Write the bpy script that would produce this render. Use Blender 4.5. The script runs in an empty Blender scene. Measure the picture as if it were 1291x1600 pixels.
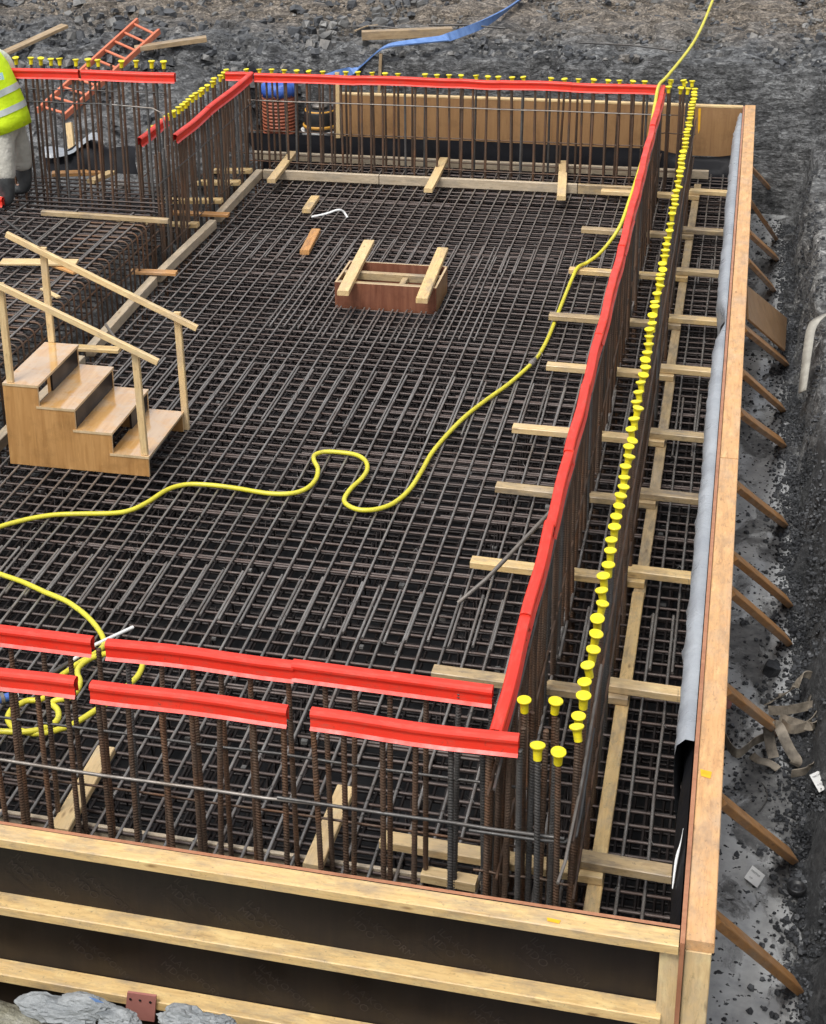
import bpy, bmesh, math, random
from mathutils import Vector, Matrix, noise as mn
R = math.radians
random.seed(7)
S = bpy.context.scene
COL = S.collection
# ------------------------------------------------------------------ camera
F, TH, YAW, ROLL, PX, PY, H = 2649.97, 0.393221, -0.277629, -0.0334982, 435.95, 561.79, 5.25407
fw = Vector((math.sin(YAW)*math.cos(TH), math.cos(YAW)*math.cos(TH), -math.sin(TH)))
r0 = Vector((math.cos(YAW), -math.sin(YAW), 0)); u0 = r0.cross(fw)
rt = math.cos(ROLL)*r0 + math.sin(ROLL)*u0
up = -math.sin(ROLL)*r0 + math.cos(ROLL)*u0
cam = bpy.data.cameras.new('camera'); camo = bpy.data.objects.new('camera', cam); COL.objects.link(camo)
camo.matrix_world = Matrix(((rt.x, up.x, -fw.x, 0), (rt.y, up.y, -fw.y, 0), (rt.z, up.z, -fw.z, H), (0, 0, 0, 1)))
cam.sensor_fit = 'VERTICAL'; cam.sensor_height = 24; cam.lens = F/1600*24
cam.shift_x = (645.5-PX)/1600; cam.shift_y = -(800-PY)/1600
cam.clip_end = 500; cam.clip_start = 0.1
S.camera = camo
CAMP = Vector((0, 0, H))
def ray(x, y): return rt*((x-PX)/F) + up*(-(y-PY)/F) + fw
def at(x, y, z=None, Y=None, X=None):
    d = ray(x, y)
    t = (z-H)/d.z if z is not None else (Y/d.y if Y is not None else X/d.x)
    return CAMP + d*t

# ------------------------------------------------------------------ mesh helpers
class MB:
    def __init__(s): s.v = []; s.f = []; s.m = []
    def add(s, vs, fs, mi=0):
        o = len(s.v); s.v += [tuple(p) for p in vs]
        s.f += [tuple(i+o for i in f) for f in fs]; s.m += [mi]*len(fs)
    def box(s, a, b, mi=0):
        (x0, y0, z0), (x1, y1, z1) = a, b
        s.add([(x0,y0,z0),(x1,y0,z0),(x1,y1,z0),(x0,y1,z0),(x0,y0,z1),(x1,y0,z1),(x1,y1,z1),(x0,y1,z1)],
              [(3,2,1,0),(4,5,6,7),(0,1,5,4),(1,2,6,5),(2,3,7,6),(3,0,4,7)], mi)
    def tube(s, pts, r, n=8, mi=0, cap=True):
        P = [Vector(p) for p in pts]; k = len(P); vs = []; fs = []
        rr = r if isinstance(r, (list, tuple)) else [r]*k
        t = (P[1]-P[0]).normalized()
        ref = Vector((0,0,1)) if abs(t.z) < .9 else Vector((1,0,0))
        a = t.cross(ref).normalized()
        for i in range(k):
            t = (P[min(i+1,k-1)]-P[max(i-1,0)]).normalized()
            a = (a - t*a.dot(t)).normalized(); b = t.cross(a)
            for j in range(n):
                an = 2*math.pi*j/n
                vs.append(P[i] + (a*math.cos(an)+b*math.sin(an))*rr[i])
        for i in range(k-1):
            for j in range(n):
                j2 = (j+1) % n
                fs.append((i*n+j, i*n+j2, (i+1)*n+j2, (i+1)*n+j))
        if cap:
            m = len(vs); vs = vs+vs[:n]+vs[m-n:m]; fs += [tuple(range(m+n-1, m-1, -1)), tuple(range(m+n, m+2*n))]
        s.add(vs, fs, mi)
    def lathe(s, prof, n=16, c=(0,0,0), mi=0):
        vs = []; fs = []; k = len(prof)
        for (r, z) in prof:
            for j in range(n):
                a = 2*math.pi*j/n; vs.append((c[0]+r*math.cos(a), c[1]+r*math.sin(a), c[2]+z))
        for i in range(k-1):
            for j in range(n):
                j2 = (j+1) % n; fs.append((i*n+j, i*n+j2, (i+1)*n+j2, (i+1)*n+j))
        m = len(vs); vs = vs+vs[:n]+vs[m-n:m]; fs += [tuple(range(m+n-1, m-1, -1)), tuple(range(m+n, m+2*n))]
        s.add(vs, fs, mi)
    def loft(s, rings, mi=0, cap=True):
        n = len(rings[0]); vs = [p for r in rings for p in r]; fs = []
        for i in range(len(rings)-1):
            for j in range(n):
                j2 = (j+1) % n; fs.append((i*n+j, i*n+j2, (i+1)*n+j2, (i+1)*n+j))
        if cap: fs += [tuple(range(n-1, -1, -1)), tuple(range((len(rings)-1)*n, len(rings)*n))]
        s.add(vs, fs, mi)
    def grid(s, rows, mi=0):
        n = len(rows[0]); vs = [p for r in rows for p in r]
        s.add(vs, [(i*n+j, i*n+j+1, (i+1)*n+j+1, (i+1)*n+j) for i in range(len(rows)-1) for j in range(n-1)], mi)
    def mesh(s, name, mats, smooth=False):
        me = bpy.data.meshes.new(name); me.from_pydata(s.v, [], s.f)
        for m in (mats if isinstance(mats, (list, tuple)) else [mats]): me.materials.append(m)
        if any(s.m): me.polygons.foreach_set('material_index', s.m)
        if smooth: me.polygons.foreach_set('use_smooth', [True]*len(me.polygons))
        me.update(); return me
def place(name, me, parent=None, loc=None, rot=None):
    o = bpy.data.objects.new(name, me); COL.objects.link(o)
    if rot is not None: o.rotation_euler = rot if not isinstance(rot, Matrix) else rot.to_euler()
    l = Vector(loc) if loc is not None else Vector((0,0,0))
    if parent is not None:
        o.parent = parent; q = parent
        while q is not None: l = l - q.location; q = q.parent
    o.location = l
    return o
def obj(name, mb, mats, parent=None, smooth=False): return place(name, mb.mesh(name, mats, smooth), parent)
def tag(o, label, cat, group=None, kind=None):
    o['label'] = label; o['category'] = cat
    if group: o['group'] = group
    if kind: o['kind'] = kind
    return o
def thing(name, label, cat, loc=(0,0,0), group=None):
    o = bpy.data.objects.new(name, None); COL.objects.link(o); o.location = loc; o.empty_display_size = .1
    return tag(o, label, cat, group)
def struct(o): o['kind'] = 'structure'; return o
def text_mesh(name, body, size, m, valign='BOTTOM_BASELINE'):
    cu = bpy.data.curves.new(name, 'FONT'); cu.body = body; cu.size = size; cu.align_y = valign; cu.resolution_u = 2
    o = bpy.data.objects.new(name, cu); COL.objects.link(o)
    me = bpy.data.meshes.new_from_object(o.evaluated_get(bpy.context.evaluated_depsgraph_get()))
    bpy.data.objects.remove(o); bpy.data.curves.remove(cu); me.name = name
    me.materials.clear(); me.materials.append(m); return me
def smooth_path(pts, per=6):
    P = [Vector(p) for p in pts]; out = []
    for i in range(len(P)-1):
        a, b, c, d = P[max(i-1,0)], P[i], P[i+1], P[min(i+2, len(P)-1)]
        for k in range(per):
            t = k/per
            out.append(.5*((2*b)+(c-a)*t+(2*a-5*b+4*c-d)*t*t+(3*b-a-3*c+d)*t*t*t))
    return out+[P[-1]]
ONES = 'zeroth first second third fourth fifth sixth seventh eighth ninth tenth eleventh twelfth thirteenth fourteenth fifteenth sixteenth seventeenth eighteenth nineteenth'.split()
TENS = ['', '', 'twent', 'thirt', 'fort', 'fift', 'sixt', 'sevent', 'eight', 'ninet']
def nth(n):
    if n < 20: return ONES[n]
    t, u = divmod(n, 10)
    return TENS[t]+'ieth' if u == 0 else TENS[t]+'y-'+ONES[u]

# ------------------------------------------------------------------ materials
def mat(name, rough=.5, metal=0.0, spec=.5):
    m = bpy.data.materials.new(name); m.use_nodes = True
    b = m.node_tree.nodes['Principled BSDF']
    b.inputs['Roughness'].default_value = rough; b.inputs['Metallic'].default_value = metal
    b.inputs['Specular IOR Level'].default_value = spec
    return m, m.node_tree, b
def N(t, typ, **k):
    n = t.nodes.new(typ)
    for a, v in k.items():
        if a in n.inputs.keys() if isinstance(a, str) else False: n.inputs[a].default_value = v
        else: setattr(n, a, v)
    return n
def coords(t, kind='Object', scale=(1,1,1), rnd=False):
    tc = t.nodes.new('ShaderNodeTexCoord'); mp = t.nodes.new('ShaderNodeMapping')
    mp.inputs['Scale'].default_value = scale
    t.links.new(tc.outputs[kind], mp.inputs['Vector'])
    if rnd:
        oi = t.nodes.new('ShaderNodeObjectInfo'); ml = t.nodes.new('ShaderNodeMath'); ml.operation = 'MULTIPLY'
        ml.inputs[1].default_value = 37.3
        cx = t.nodes.new('ShaderNodeCombineXYZ')
        t.links.new(oi.outputs['Random'], ml.inputs[0])
        for i in range(3): t.links.new(ml.outputs[0], cx.inputs[i])
        t.links.new(cx.outputs[0], mp.inputs['Location'])
    return mp.outputs[0]
def noise(t, vec, scale, detail=6, rough=.6, dist=0):
    n = t.nodes.new('ShaderNodeTexNoise'); t.links.new(vec, n.inputs['Vector'])
    n.inputs['Scale'].default_value = scale; n.inputs['Detail'].default_value = detail
    n.inputs['Roughness'].default_value = rough; n.inputs['Distortion'].default_value = dist
    return n.outputs['Fac']
def ramp(t, fac, stops, interp='LINEAR'):
    r = t.nodes.new('ShaderNodeValToRGB'); r.color_ramp.interpolation = interp
    e = r.color_ramp.elements
    while len(e) < len(stops): e.new(.5)
    for i, (p, c) in enumerate(stops):
        e[i].position = p; e[i].color = tuple(c)+(1,) if len(c) == 3 else c
    t.links.new(fac, r.inputs[0]); return r.outputs[0]
def g(v): return (v, v, v)
def mix(t, fac, a, b, mode='MIX'):
    m = t.nodes.new('ShaderNodeMix'); m.data_type = 'RGBA'; m.blend_type = mode
    if isinstance(fac, (int, float)): m.inputs[0].default_value = fac
    else: t.links.new(fac, m.inputs[0])
    for s, i in ((a, 6), (b, 7)):
        if isinstance(s, tuple): m.inputs[i].default_value = tuple(s)+(1,) if len(s) == 3 else s
        else: t.links.new(s, m.inputs[i])
    return m.outputs[2]
def math_(t, op, a, b):
    m = t.nodes.new('ShaderNodeMath'); m.operation = op
    for i, s in enumerate((a, b)):
        if isinstance(s, (int, float)): m.inputs[i].default_value = s
        else: t.links.new(s, m.inputs[i])
    return m.outputs[0]
def bump(t, b, h, strength=.4, dist=.01):
    n = t.nodes.new('ShaderNodeBump'); n.inputs['Strength'].default_value = strength; n.inputs['Distance'].default_value = dist
    t.links.new(h, n.inputs['Height']); t.links.new(n.outputs[0], b.inputs['Normal'])
def setc(t, b, c):
    if isinstance(c, tuple): b.inputs['Base Color'].default_value = tuple(c)+(1,)
    else: t.links.new(c, b.inputs['Base Color'])
def varied(name, c1, c2, scale=6, rough=.5, metal=0, bumpS=0, bscale=60, bd=.004, kind='Object', detail=5, rr=None, rnd=True, spec=.5):
    m, t, b = mat(name, rough, metal, spec); v = coords(t, kind, rnd=rnd)
    n = noise(t, v, scale, detail); setc(t, b, ramp(t, n, [(.32, c1), (.68, c2)]))
    if rr: t.links.new(ramp(t, noise(t, v, scale*1.7, 4), [(.35, g(rr[0])), (.65, g(rr[1]))]), b.inputs['Roughness'])
    if bumpS: bump(t, b, noise(t, v, bscale, 4), bumpS, bd)
    return m
def wood(name, light, dark, stain, stain_amt=.5, rough=(.35,.65), wet=.4):
    m, t, b = mat(name)
    v = coords(t, scale=(1.1, 14, 14), rnd=True); v1 = coords(t, rnd=True)
    gr = noise(t, v, 3.2, 7, .62, .9)
    c = ramp(t, gr, [(.25, dark), (.5, light), (.72, tuple(x*1.07 for x in light)), (.9, dark)])
    oi = t.nodes.new('ShaderNodeObjectInfo')
    c = mix(t, math_(t, 'MULTIPLY', oi.outputs['Random'], .22), c, tuple(x*.8 for x in dark))
    # knots
    vo = t.nodes.new('ShaderNodeTexVoronoi'); t.links.new(coords(t, scale=(2.2, 7, 7), rnd=True), vo.inputs['Vector']); vo.inputs['Scale'].default_value = 1.6
    k = ramp(t, vo.outputs['Distance'], [(.03, g(1)), (.12, g(0))])
    c = mix(t, math_(t, 'MULTIPLY', k, .75), c, (dark[0]*.35, dark[1]*.28, dark[2]*.22))
    ch = ramp(t, noise(t, coords(t, scale=(6, 26, 26), rnd=True), 2.0, 6, .7, 1.2), [(.56, g(0)), (.66, g(.55))]); c = mix(t, ch, c, tuple(x*.6 for x in dark))
    hl = ramp(t, noise(t, coords(t, scale=(3, 9, 9), rnd=True), 2.4, 5, .65), [(.52, g(0)), (.7, g(.5))]); c = mix(t, hl, c, tuple(min(.9, x*1.3+.03) for x in light))
    # mud and damp
    s = ramp(t, noise(t, coords(t, scale=(2.0, 5, 5), rnd=True), 2.3, 8, .72), [(.47, g(0)), (.66, g(1))])
    s2 = ramp(t, noise(t, coords(t, scale=(.8, 1.5, 1.5), rnd=True), 3, 6, .7), [(.5, g(0)), (.7, g(.45))]); c = mix(t, s2, c, (.42,.36,.29))
    c = mix(t, math_(t, 'MULTIPLY', s, stain_amt), c, stain)
    sp = ramp(t, noise(t, v1, 55, 3), [(.64, g(0)), (.72, g(1))])
    c = mix(t, math_(t, 'MULTIPLY', sp, stain_amt*.8), c, tuple(x*.5 for x in stain))
    setc(t, b, c)
    t.links.new(ramp(t, noise(t, v1, 5, 3), [(.35, g(rough[0])), (.65, g(rough[1]))]), b.inputs['Roughness'])
    bump(t, b, gr, .25, .003)
    return m
M = {}
M['pine'] = wood('pine', (.74,.52,.235), (.56,.355,.14), (.24,.2,.155), .6)
M['pine_new'] = wood('pine_new', (.76,.55,.28), (.56,.37,.165), (.30,.24,.16), .25)
M['pine_dirty'] = wood('pine_dirty', (.50,.37,.2), (.33,.21,.1), (.13,.115,.1), .7)
M['pine_orange'] = wood('pine_orange', (.60,.31,.11), (.42,.18,.055), (.25,.15,.09), .55)
M['kicker_grey'] = wood('kicker_grey', (.54,.44,.31), (.42,.32,.20), (.27,.24,.20), .6)
M['brace'] = wood('brace', (.50,.24,.075), (.39,.165,.045), (.15,.09,.05), .35, (.3,.5))
M['plank_wet'] = wood('plank_wet', (.42,.30,.17), (.27,.18,.09), (.12,.1,.085), .6)
def ply(name, c1, c2, streak=True, rough=(.3,.5), edge=None):
    m, t, b = mat(name); v = coords(t, scale=(9, 9, .8))
    n = noise(t, v, 3, 7, .6, .6); c = ramp(t, n, [(.3, c1), (.7, c2)])
    if streak:
        s = ramp(t, noise(t, coords(t, scale=(30, 30, 1.2)), 2, 4), [(.6, g(0)), (.75, g(.5))])
        c = mix(t, s, c, tuple(x*.45 for x in c1))
    dd = ramp(t, noise(t, coords(t, rnd=True), 3.5, 8, .72), [(.5, g(0)), (.68, g(.5))]); c = mix(t, dd, c, tuple(x*.5 for x in c1))
    if streak:
        d2 = ramp(t, noise(t, coords(t, scale=(14, 14, 2), rnd=True), 4, 5, .7), [(.6, g(0)), (.72, g(.35))]); c = mix(t, d2, c, tuple(min(.8, x*1.5) for x in c2))
    setc(t, b, c); t.links.new(ramp(t, noise(t, coords(t), 4, 4), [(.35, g(rough[0])), (.65, g(rough[1]))]), b.inputs['Roughness'])
    bump(t, b, n, .1, .002); return m
M['ply_tan'] = ply('ply_tan', (.40,.20,.065), (.56,.31,.115))
M['ply_red'] = ply('ply_red', (.17,.06,.034), (.27,.11,.062))
M['ply_brown'] = ply('ply_brown', (.30,.165,.075), (.38,.22,.10))
M['ply_edge'] = ply('ply_edge', (.36,.15,.075), (.46,.22,.12), False)
M['ply_edge_pale'] = ply('ply_edge_pale', (.55,.40,.22), (.68,.52,.32), False)
M['mdo'] = ply('mdo', (.0055,.003,.0035), (.013,.0075,.006), True, (.4,.6))
M['mdo_print'] = varied('mdo_print', (.014,.010,.010), (.036,.027,.025), 14, .5)
# wet plywood tread
def wet_tread():
    m, t, b = mat('wet_tread'); v = coords(t)
    n = noise(t, coords(t, scale=(10, 1, 1)), 4, 6); c = ramp(t, n, [(.3, (.58,.30,.09)), (.7, (.72,.43,.17))])
    w = ramp(t, noise(t, v, 5.5, 6, .65), [(.45, g(0)), (.56, g(1))])
    c = mix(t, math_(t, 'MULTIPLY', w, .4), c, (.60,.50,.38))
    dk = ramp(t, noise(t, v, 13, 4), [(.6, g(0)), (.7, g(.45))])
    c = mix(t, dk, c, (.40,.2,.08)); setc(t, b, c)
    t.links.new(ramp(t, w, [(0, g(.12)), (1, g(.02))]), b.inputs['Roughness'])
    b.inputs['Coat Weight'].default_value = 1.0; b.inputs['Coat IOR'].default_value = 2.7; b.inputs['Coat Roughness'].default_value = .05
    bump(t, b, n, .06, .002); return m
M['tread'] = wet_tread()
def bar_mat(name, c1, c2, rust, metal, rough, rs=.5):
    m, t, b = mat(name, .4, metal); v = coords(t, rnd=True)
    c = ramp(t, noise(t, v, 9, 5), [(.3, c1), (.7, c2)])
    c = mix(t, ramp(t, noise(t, v, 3.5, 6, .7), [(.45, g(0)), (.7, g(rs))]), c, rust)
    oi = t.nodes.new('ShaderNodeObjectInfo')
    c = mix(t, math_(t, 'MULTIPLY', oi.outputs['Random'], .5), c, tuple(x*.5 for x in c1))
    setc(t, b, c)
    t.links.new(ramp(t, noise(t, v, 14, 3), [(.3, g(rough[0])), (.7, g(rough[1]))]), b.inputs['Roughness'])
    bump(t, b, noise(t, v, 130, 2), .5, .003); return m
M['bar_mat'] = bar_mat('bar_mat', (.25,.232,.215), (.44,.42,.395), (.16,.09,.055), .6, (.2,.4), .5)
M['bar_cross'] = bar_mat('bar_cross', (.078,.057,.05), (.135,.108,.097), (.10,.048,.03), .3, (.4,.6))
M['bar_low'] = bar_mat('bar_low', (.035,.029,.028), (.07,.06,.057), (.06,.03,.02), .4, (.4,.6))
M['bar_rust'] = bar_mat('bar_rust', (.085,.056,.04), (.15,.10,.068), (.24,.10,.038), .25, (.4,.62), .7)
M['bar_grey'] = bar_mat('bar_grey', (.085,.083,.08), (.15,.143,.135), (.1,.06,.04), .4, (.35,.55), .3)
M['bar_light'] = bar_mat('bar_light', (.2,.18,.16), (.32,.29,.26), (.2,.14,.09), .4, (.3,.5), .5)
def plastic(name, c1, c2, dirt, amt, rough=(.3,.55)):
    m, t, b = mat(name); v = coords(t, rnd=True)
    c = ramp(t, noise(t, v, 4, 4), [(.3, c1), (.7, c2)])
    oi = t.nodes.new('ShaderNodeObjectInfo'); c = mix(t, math_(t, 'MULTIPLY', oi.outputs['Random'], .25), c, tuple(x*.72 for x in c1))
    d = ramp(t, noise(t, coords(t, scale=(2, 6, 6), rnd=True), 6, 8, .72), [(.5, g(0)), (.68, g(amt))]); c = mix(t, d, c, dirt)
    e = ramp(t, noise(t, v, 60, 3), [(.62, g(0)), (.7, g(amt))]); c = mix(t, e, c, tuple(x*.5 for x in dirt))
    setc(t, b, c); t.links.new(ramp(t, noise(t, v, 9, 4), [(.3, g(rough[0])), (.7, g(rough[1]))]), b.inputs['Roughness']); return m
M['red'] = plastic('red', (.80,.034,.017), (.88,.050,.026), (.36,.12,.085), .42)
M['yellow'] = plastic('yellow', (.80,.66,.012), (.92,.80,.02), (.40,.33,.10), .45)
M['hose'] = plastic('hose', (.66,.58,.03), (.78,.72,.07), (.30,.27,.10), .45)
M['blue_hose'] = varied('blue_hose', (.10,.20,.46), (.17,.30,.60), 14, .5, bumpS=.3, bscale=40)
M['ladder'] = varied('ladder', (.55,.15,.075), (.68,.22,.12), 12, .6)
M['white'] = varied('white', (.7,.7,.68), (.82,.82,.8), 12, .5)
M['silver'] = varied('silver', (.27,.29,.32), (.40,.425,.45), 3, .3, bumpS=.6, bscale=11, bd=.02, rr=(.25,.42))
M['black_sheet'] = varied('black_sheet', (.004,.004,.006), (.009,.0095,.013), 5, .6, spec=.25, bumpS=.3, bscale=9, bd=.02)
M['black'] = varied('black', (.008,.008,.009), (.02,.02,.021), 8, .45)
M['orange_pipe'] = varied('orange_pipe', (.33,.095,.05), (.44,.14,.075), 8, .5)
M['amber'] = varied('amber', (.55,.26,.03), (.68,.36,.06), 20, .5)
M['blue_bag'] = varied('blue_bag', (.02,.07,.36), (.08,.18,.55), 11, .35, bumpS=.5, bscale=22, bd=.02)
M['pink_plate'] = varied('pink_plate', (.36,.14,.115), (.44,.185,.15), 6, .6)
M['hivis'] = varied('hivis', (.52,.74,.0), (.66,.86,.01), 7, .75, bumpS=.5, bscale=9, bd=.03)
M['reflective'] = varied('reflective', (.42,.45,.43), (.55,.58,.56), 9, .5)
M['trouser'] = varied('trouser', (.40,.385,.33), (.54,.52,.46), 7, .85, bumpS=.7, bscale=13, bd=.03)
M['sleeve'] = varied('sleeve', (.62,.66,.52), (.76,.80,.66), 9, .85, bumpS=.5, bscale=14, bd=.03)
M['boot'] = varied('boot', (.025,.027,.028), (.075,.078,.078), 9, .5)
M['skin'] = varied('skin', (.45,.26,.18), (.54,.33,.24), 20, .55)
M['hair'] = varied('hair', (.03,.02,.013), (.05,.035,.02), 30, .7)
M['logo'] = varied('logo', (.30,.52,.55), (.38,.60,.62), 9, .6)
M['strap'] = varied('strap', (.08,.068,.052), (.34,.29,.225), 11, .7, bumpS=.5, bscale=90, bd=.003)
M['cream_cloth'] = varied('cream_cloth', (.27,.255,.22), (.44,.42,.36), 9, .8, bumpS=.6, bscale=25, bd=.01)
M['paint_orange'] = varied('paint_orange', (.80,.38,.01), (.88,.48,.02), 30, .6)
M['mark_dark'] = varied('mark_dark', (.05,.05,.055), (.09,.09,.09), 40, .6)
def rock(name, kind='bank'):
    m, t, b = mat(name); v = coords(t); tc = t.nodes.new('ShaderNodeTexCoord')
    n1 = noise(t, v, 1.1, 9, .68, .3); n2 = noise(t, v, 7, 8, .7); n3 = noise(t, v, 38, 6, .7)
    vl = coords(t, scale=(1, 1, 5)); st = noise(t, vl, 3.2, 8, .72, .6)
    slate = ramp(t, n2, [(.3, (.035,.036,.038)), (.48, (.125,.128,.13)), (.7, (.30,.30,.295))])
    pale = ramp(t, n1, [(.42, g(0)), (.62, g(1))])
    slate = mix(t, math_(t, 'MULTIPLY', pale, .75), slate, ramp(t, st, [(.32, (.11,.113,.118)), (.66, (.42,.425,.42))]))
    sep = t.nodes.new('ShaderNodeSeparateXYZ'); t.links.new(tc.outputs['Object'], sep.inputs[0])
    br = ramp(t, n3, [(.3, (.12,.095,.072)), (.52, (.28,.232,.18)), (.72, (.48,.42,.345))])
    # brown gravel lies on the upper ground, slate below
    w = math_(t, 'ADD', math_(t, 'MULTIPLY', n1, 2.6), sep.outputs[1])
    f = ramp(t, math_(t, 'MULTIPLY', math_(t, 'SUBTRACT', w, 20.7), .8), [(0, g(0)), (1, g(1))])
    c = mix(t, f, slate, br)
    sp = ramp(t, n3, [(.58, g(0)), (.7, g(.6))]); c = mix(t, sp, c, (.42,.415,.40))
    dk = ramp(t, noise(t, v, 19, 5, .7), [(.34, g(.75)), (.46, g(0))]); c = mix(t, dk, c, (.03,.03,.032))
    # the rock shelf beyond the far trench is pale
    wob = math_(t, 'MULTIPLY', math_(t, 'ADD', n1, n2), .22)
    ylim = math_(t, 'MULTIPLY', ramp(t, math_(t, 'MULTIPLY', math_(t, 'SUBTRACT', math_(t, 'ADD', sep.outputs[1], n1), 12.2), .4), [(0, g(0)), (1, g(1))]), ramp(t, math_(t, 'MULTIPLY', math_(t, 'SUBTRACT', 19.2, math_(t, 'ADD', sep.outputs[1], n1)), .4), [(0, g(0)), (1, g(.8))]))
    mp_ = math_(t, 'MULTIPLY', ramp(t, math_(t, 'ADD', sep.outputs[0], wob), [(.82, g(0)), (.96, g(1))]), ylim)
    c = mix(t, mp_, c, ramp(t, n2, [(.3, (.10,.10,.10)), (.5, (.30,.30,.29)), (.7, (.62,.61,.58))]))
    def chips(sc, vec):
        a = t.nodes.new('ShaderNodeTexVoronoi'); t.links.new(vec, a.inputs['Vector']); a.inputs['Scale'].default_value = sc
        a.inputs['Randomness'].default_value = 1
        q = t.nodes.new('ShaderNodeSeparateColor'); t.links.new(a.outputs['Color'], q.inputs[0]); return a.outputs['Distance'], q.outputs[0]
    wv = t.nodes.new('ShaderNodeMix'); wv.data_type = 'VECTOR'; wv.inputs[0].default_value = .06
    nn = t.nodes.new('ShaderNodeTexNoise'); nn.inputs['Scale'].default_value = 9; t.links.new(vl, nn.inputs['Vector'])
    t.links.new(coords(t, scale=(1, 1.25, 2.4)), wv.inputs[4]); t.links.new(nn.outputs['Color'], wv.inputs[5])
    d1, c1 = chips(13, wv.outputs[1]); d2, c2 = chips(34, wv.outputs[1])
    c = mix(t, 1.0, c, ramp(t, c1, [(0, g(.45)), (1, g(1.35))]), 'MULTIPLY')
    c = mix(t, 1.0, c, ramp(t, c2, [(0, g(.55)), (1, g(1.4))]), 'MULTIPLY')
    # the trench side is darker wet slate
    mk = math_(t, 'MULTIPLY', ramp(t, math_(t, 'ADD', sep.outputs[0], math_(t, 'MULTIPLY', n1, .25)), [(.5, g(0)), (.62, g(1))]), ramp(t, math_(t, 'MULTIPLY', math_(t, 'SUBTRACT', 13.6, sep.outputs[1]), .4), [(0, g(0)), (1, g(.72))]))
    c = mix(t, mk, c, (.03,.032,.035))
    setc(t, b, c)
    t.links.new(ramp(t, n2, [(.3, g(.32)), (.7, g(.7))]), b.inputs['Roughness'])
    hh = math_(t, 'ADD', math_(t, 'MULTIPLY', n2, 1.6), math_(t, 'ADD', math_(t, 'MULTIPLY', st, 1.3), math_(t, 'MULTIPLY', n3, .45)))
    hh = math_(t, 'ADD', hh, math_(t, 'ADD', math_(t, 'MULTIPLY', c1, .8), math_(t, 'MULTIPLY', c2, .45)))
    bump(t, b, hh, 1.0, .06); return m
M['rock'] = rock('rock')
def stone_mat():
    m, t, b = mat('stone'); v = coords(t)
    c = ramp(t, noise(t, v, 2.2, 6, .7), [(.3, (.05,.05,.05)), (.5, (.14,.137,.13)), (.72, (.33,.32,.30))])
    c = mix(t, ramp(t, noise(t, v, 1.1, 3), [(.55, g(0)), (.68, g(.5))]), c, (.14,.115,.09))
    setc(t, b, c); b.inputs['Roughness'].default_value = .45
    bump(t, b, noise(t, v, 40, 5), .5, .01); return m
M['stone'] = stone_mat()
M['stone_dark'] = varied('stone_dark', (.016,.017,.019), (.09,.094,.10), 2.6, .42, bumpS=.6, bscale=40, bd=.01, rnd=False)
M['grey_rock'] = varied('grey_rock', (.17,.185,.195), (.32,.335,.34), 7, .5, bumpS=.7, bscale=20, bd=.02)
def mossy():
    m, t, b = mat('mossy_concrete', .8); v = coords(t)
    c = ramp(t, noise(t, v, 9, 8, .7), [(.3, (.10,.095,.06)), (.5, (.27,.26,.2)), (.7, (.42,.41,.35))])
    c = mix(t, ramp(t, noise(t, v, 5, 5), [(.5, g(0)), (.65, g(.6))]), c, (.16,.15,.075)); setc(t, b, c)
    bump(t, b, noise(t, v, 30, 6), .8, .03); return m
M['mossy'] = mossy()
def blinding():
    m, t, b = mat('blinding'); v = coords(t); v2 = coords(t, scale=(1, .6, 1))
    n = noise(t, v2, 2.6, 9, .66, .4)
    c = ramp(t, noise(t, v, 12, 6), [(.3, (.32,.325,.325)), (.7, (.50,.505,.495))])
    mud = ramp(t, n, [(.5, g(0)), (.56, g(1))])
    c = mix(t, mud, c, ramp(t, noise(t, v, 20, 5), [(.3, (.07,.071,.072)), (.7, (.2,.198,.19))]))
    dots = ramp(t, noise(t, v, 24, 3, .5), [(.62, g(0)), (.66, g(1))])
    c = mix(t, dots, c, (.025,.026,.028)); setc(t, b, c)
    t.links.new(ramp(t, mud, [(0, g(.16)), (1, g(.5))]), b.inputs['Roughness'])
    bump(t, b, math_(t, 'ADD', mud, dots), .5, .012); return m
M['blinding'] = blinding()
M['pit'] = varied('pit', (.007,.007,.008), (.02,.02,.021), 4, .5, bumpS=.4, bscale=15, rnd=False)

# ------------------------------------------------------------------ ground
def sst(a, b, x):
    t = min(1, max(0, (x-a)/(b-a))); return t*t*(3-2*t)
def hback(x, y):
    ye = 18.66 + .16*mn.noise(Vector((x*.7, 3.1, 0))) + .07*mn.noise(Vector((x*3, 7.7, 0)))
    w = sst(-4.9, -5.9, x)
    top = .98 + .05*(y-19)+.06*mn.noise(Vector((x*.5, y*.5, 4)))
    a = -.66 + (top+.66)*sst(ye, ye+.28, y)
    tl = .98 + .05*max(0, y-19)
    b = -.05 + (tl+.05)*max(0, min(1, (y-15.25)/4.0))
    return a*(1-w) + b*w
def hright(x, y):
    e = .585 + .05*mn.noise(Vector((y*.9, 1.3, 5)))
    top = -.22 + .3*sst(12, 15.5, y) + .30*max(0, x-.8) + .16*mn.noise(Vector((x*1.5, y*1.1, 2)))
    return -.66 + (top+.66)*sst(e, e+.2, x)
def hground(x, y):
    h = max(hback(x, y), hright(x, y)) if y > 4 else hright(x, y)
    if y < 5.05: h = max(h, -.66 + (.36 if x < -1.9 else -.3)*0)
    return min(h, 6)
def lines(segs):
    out = []
    for a, b, d in segs:
        n = max(1, round((b-a)/d)); out += [a+(b-a)*i/n for i in range(n)]
    return out+[segs[-1][1]]
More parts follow.
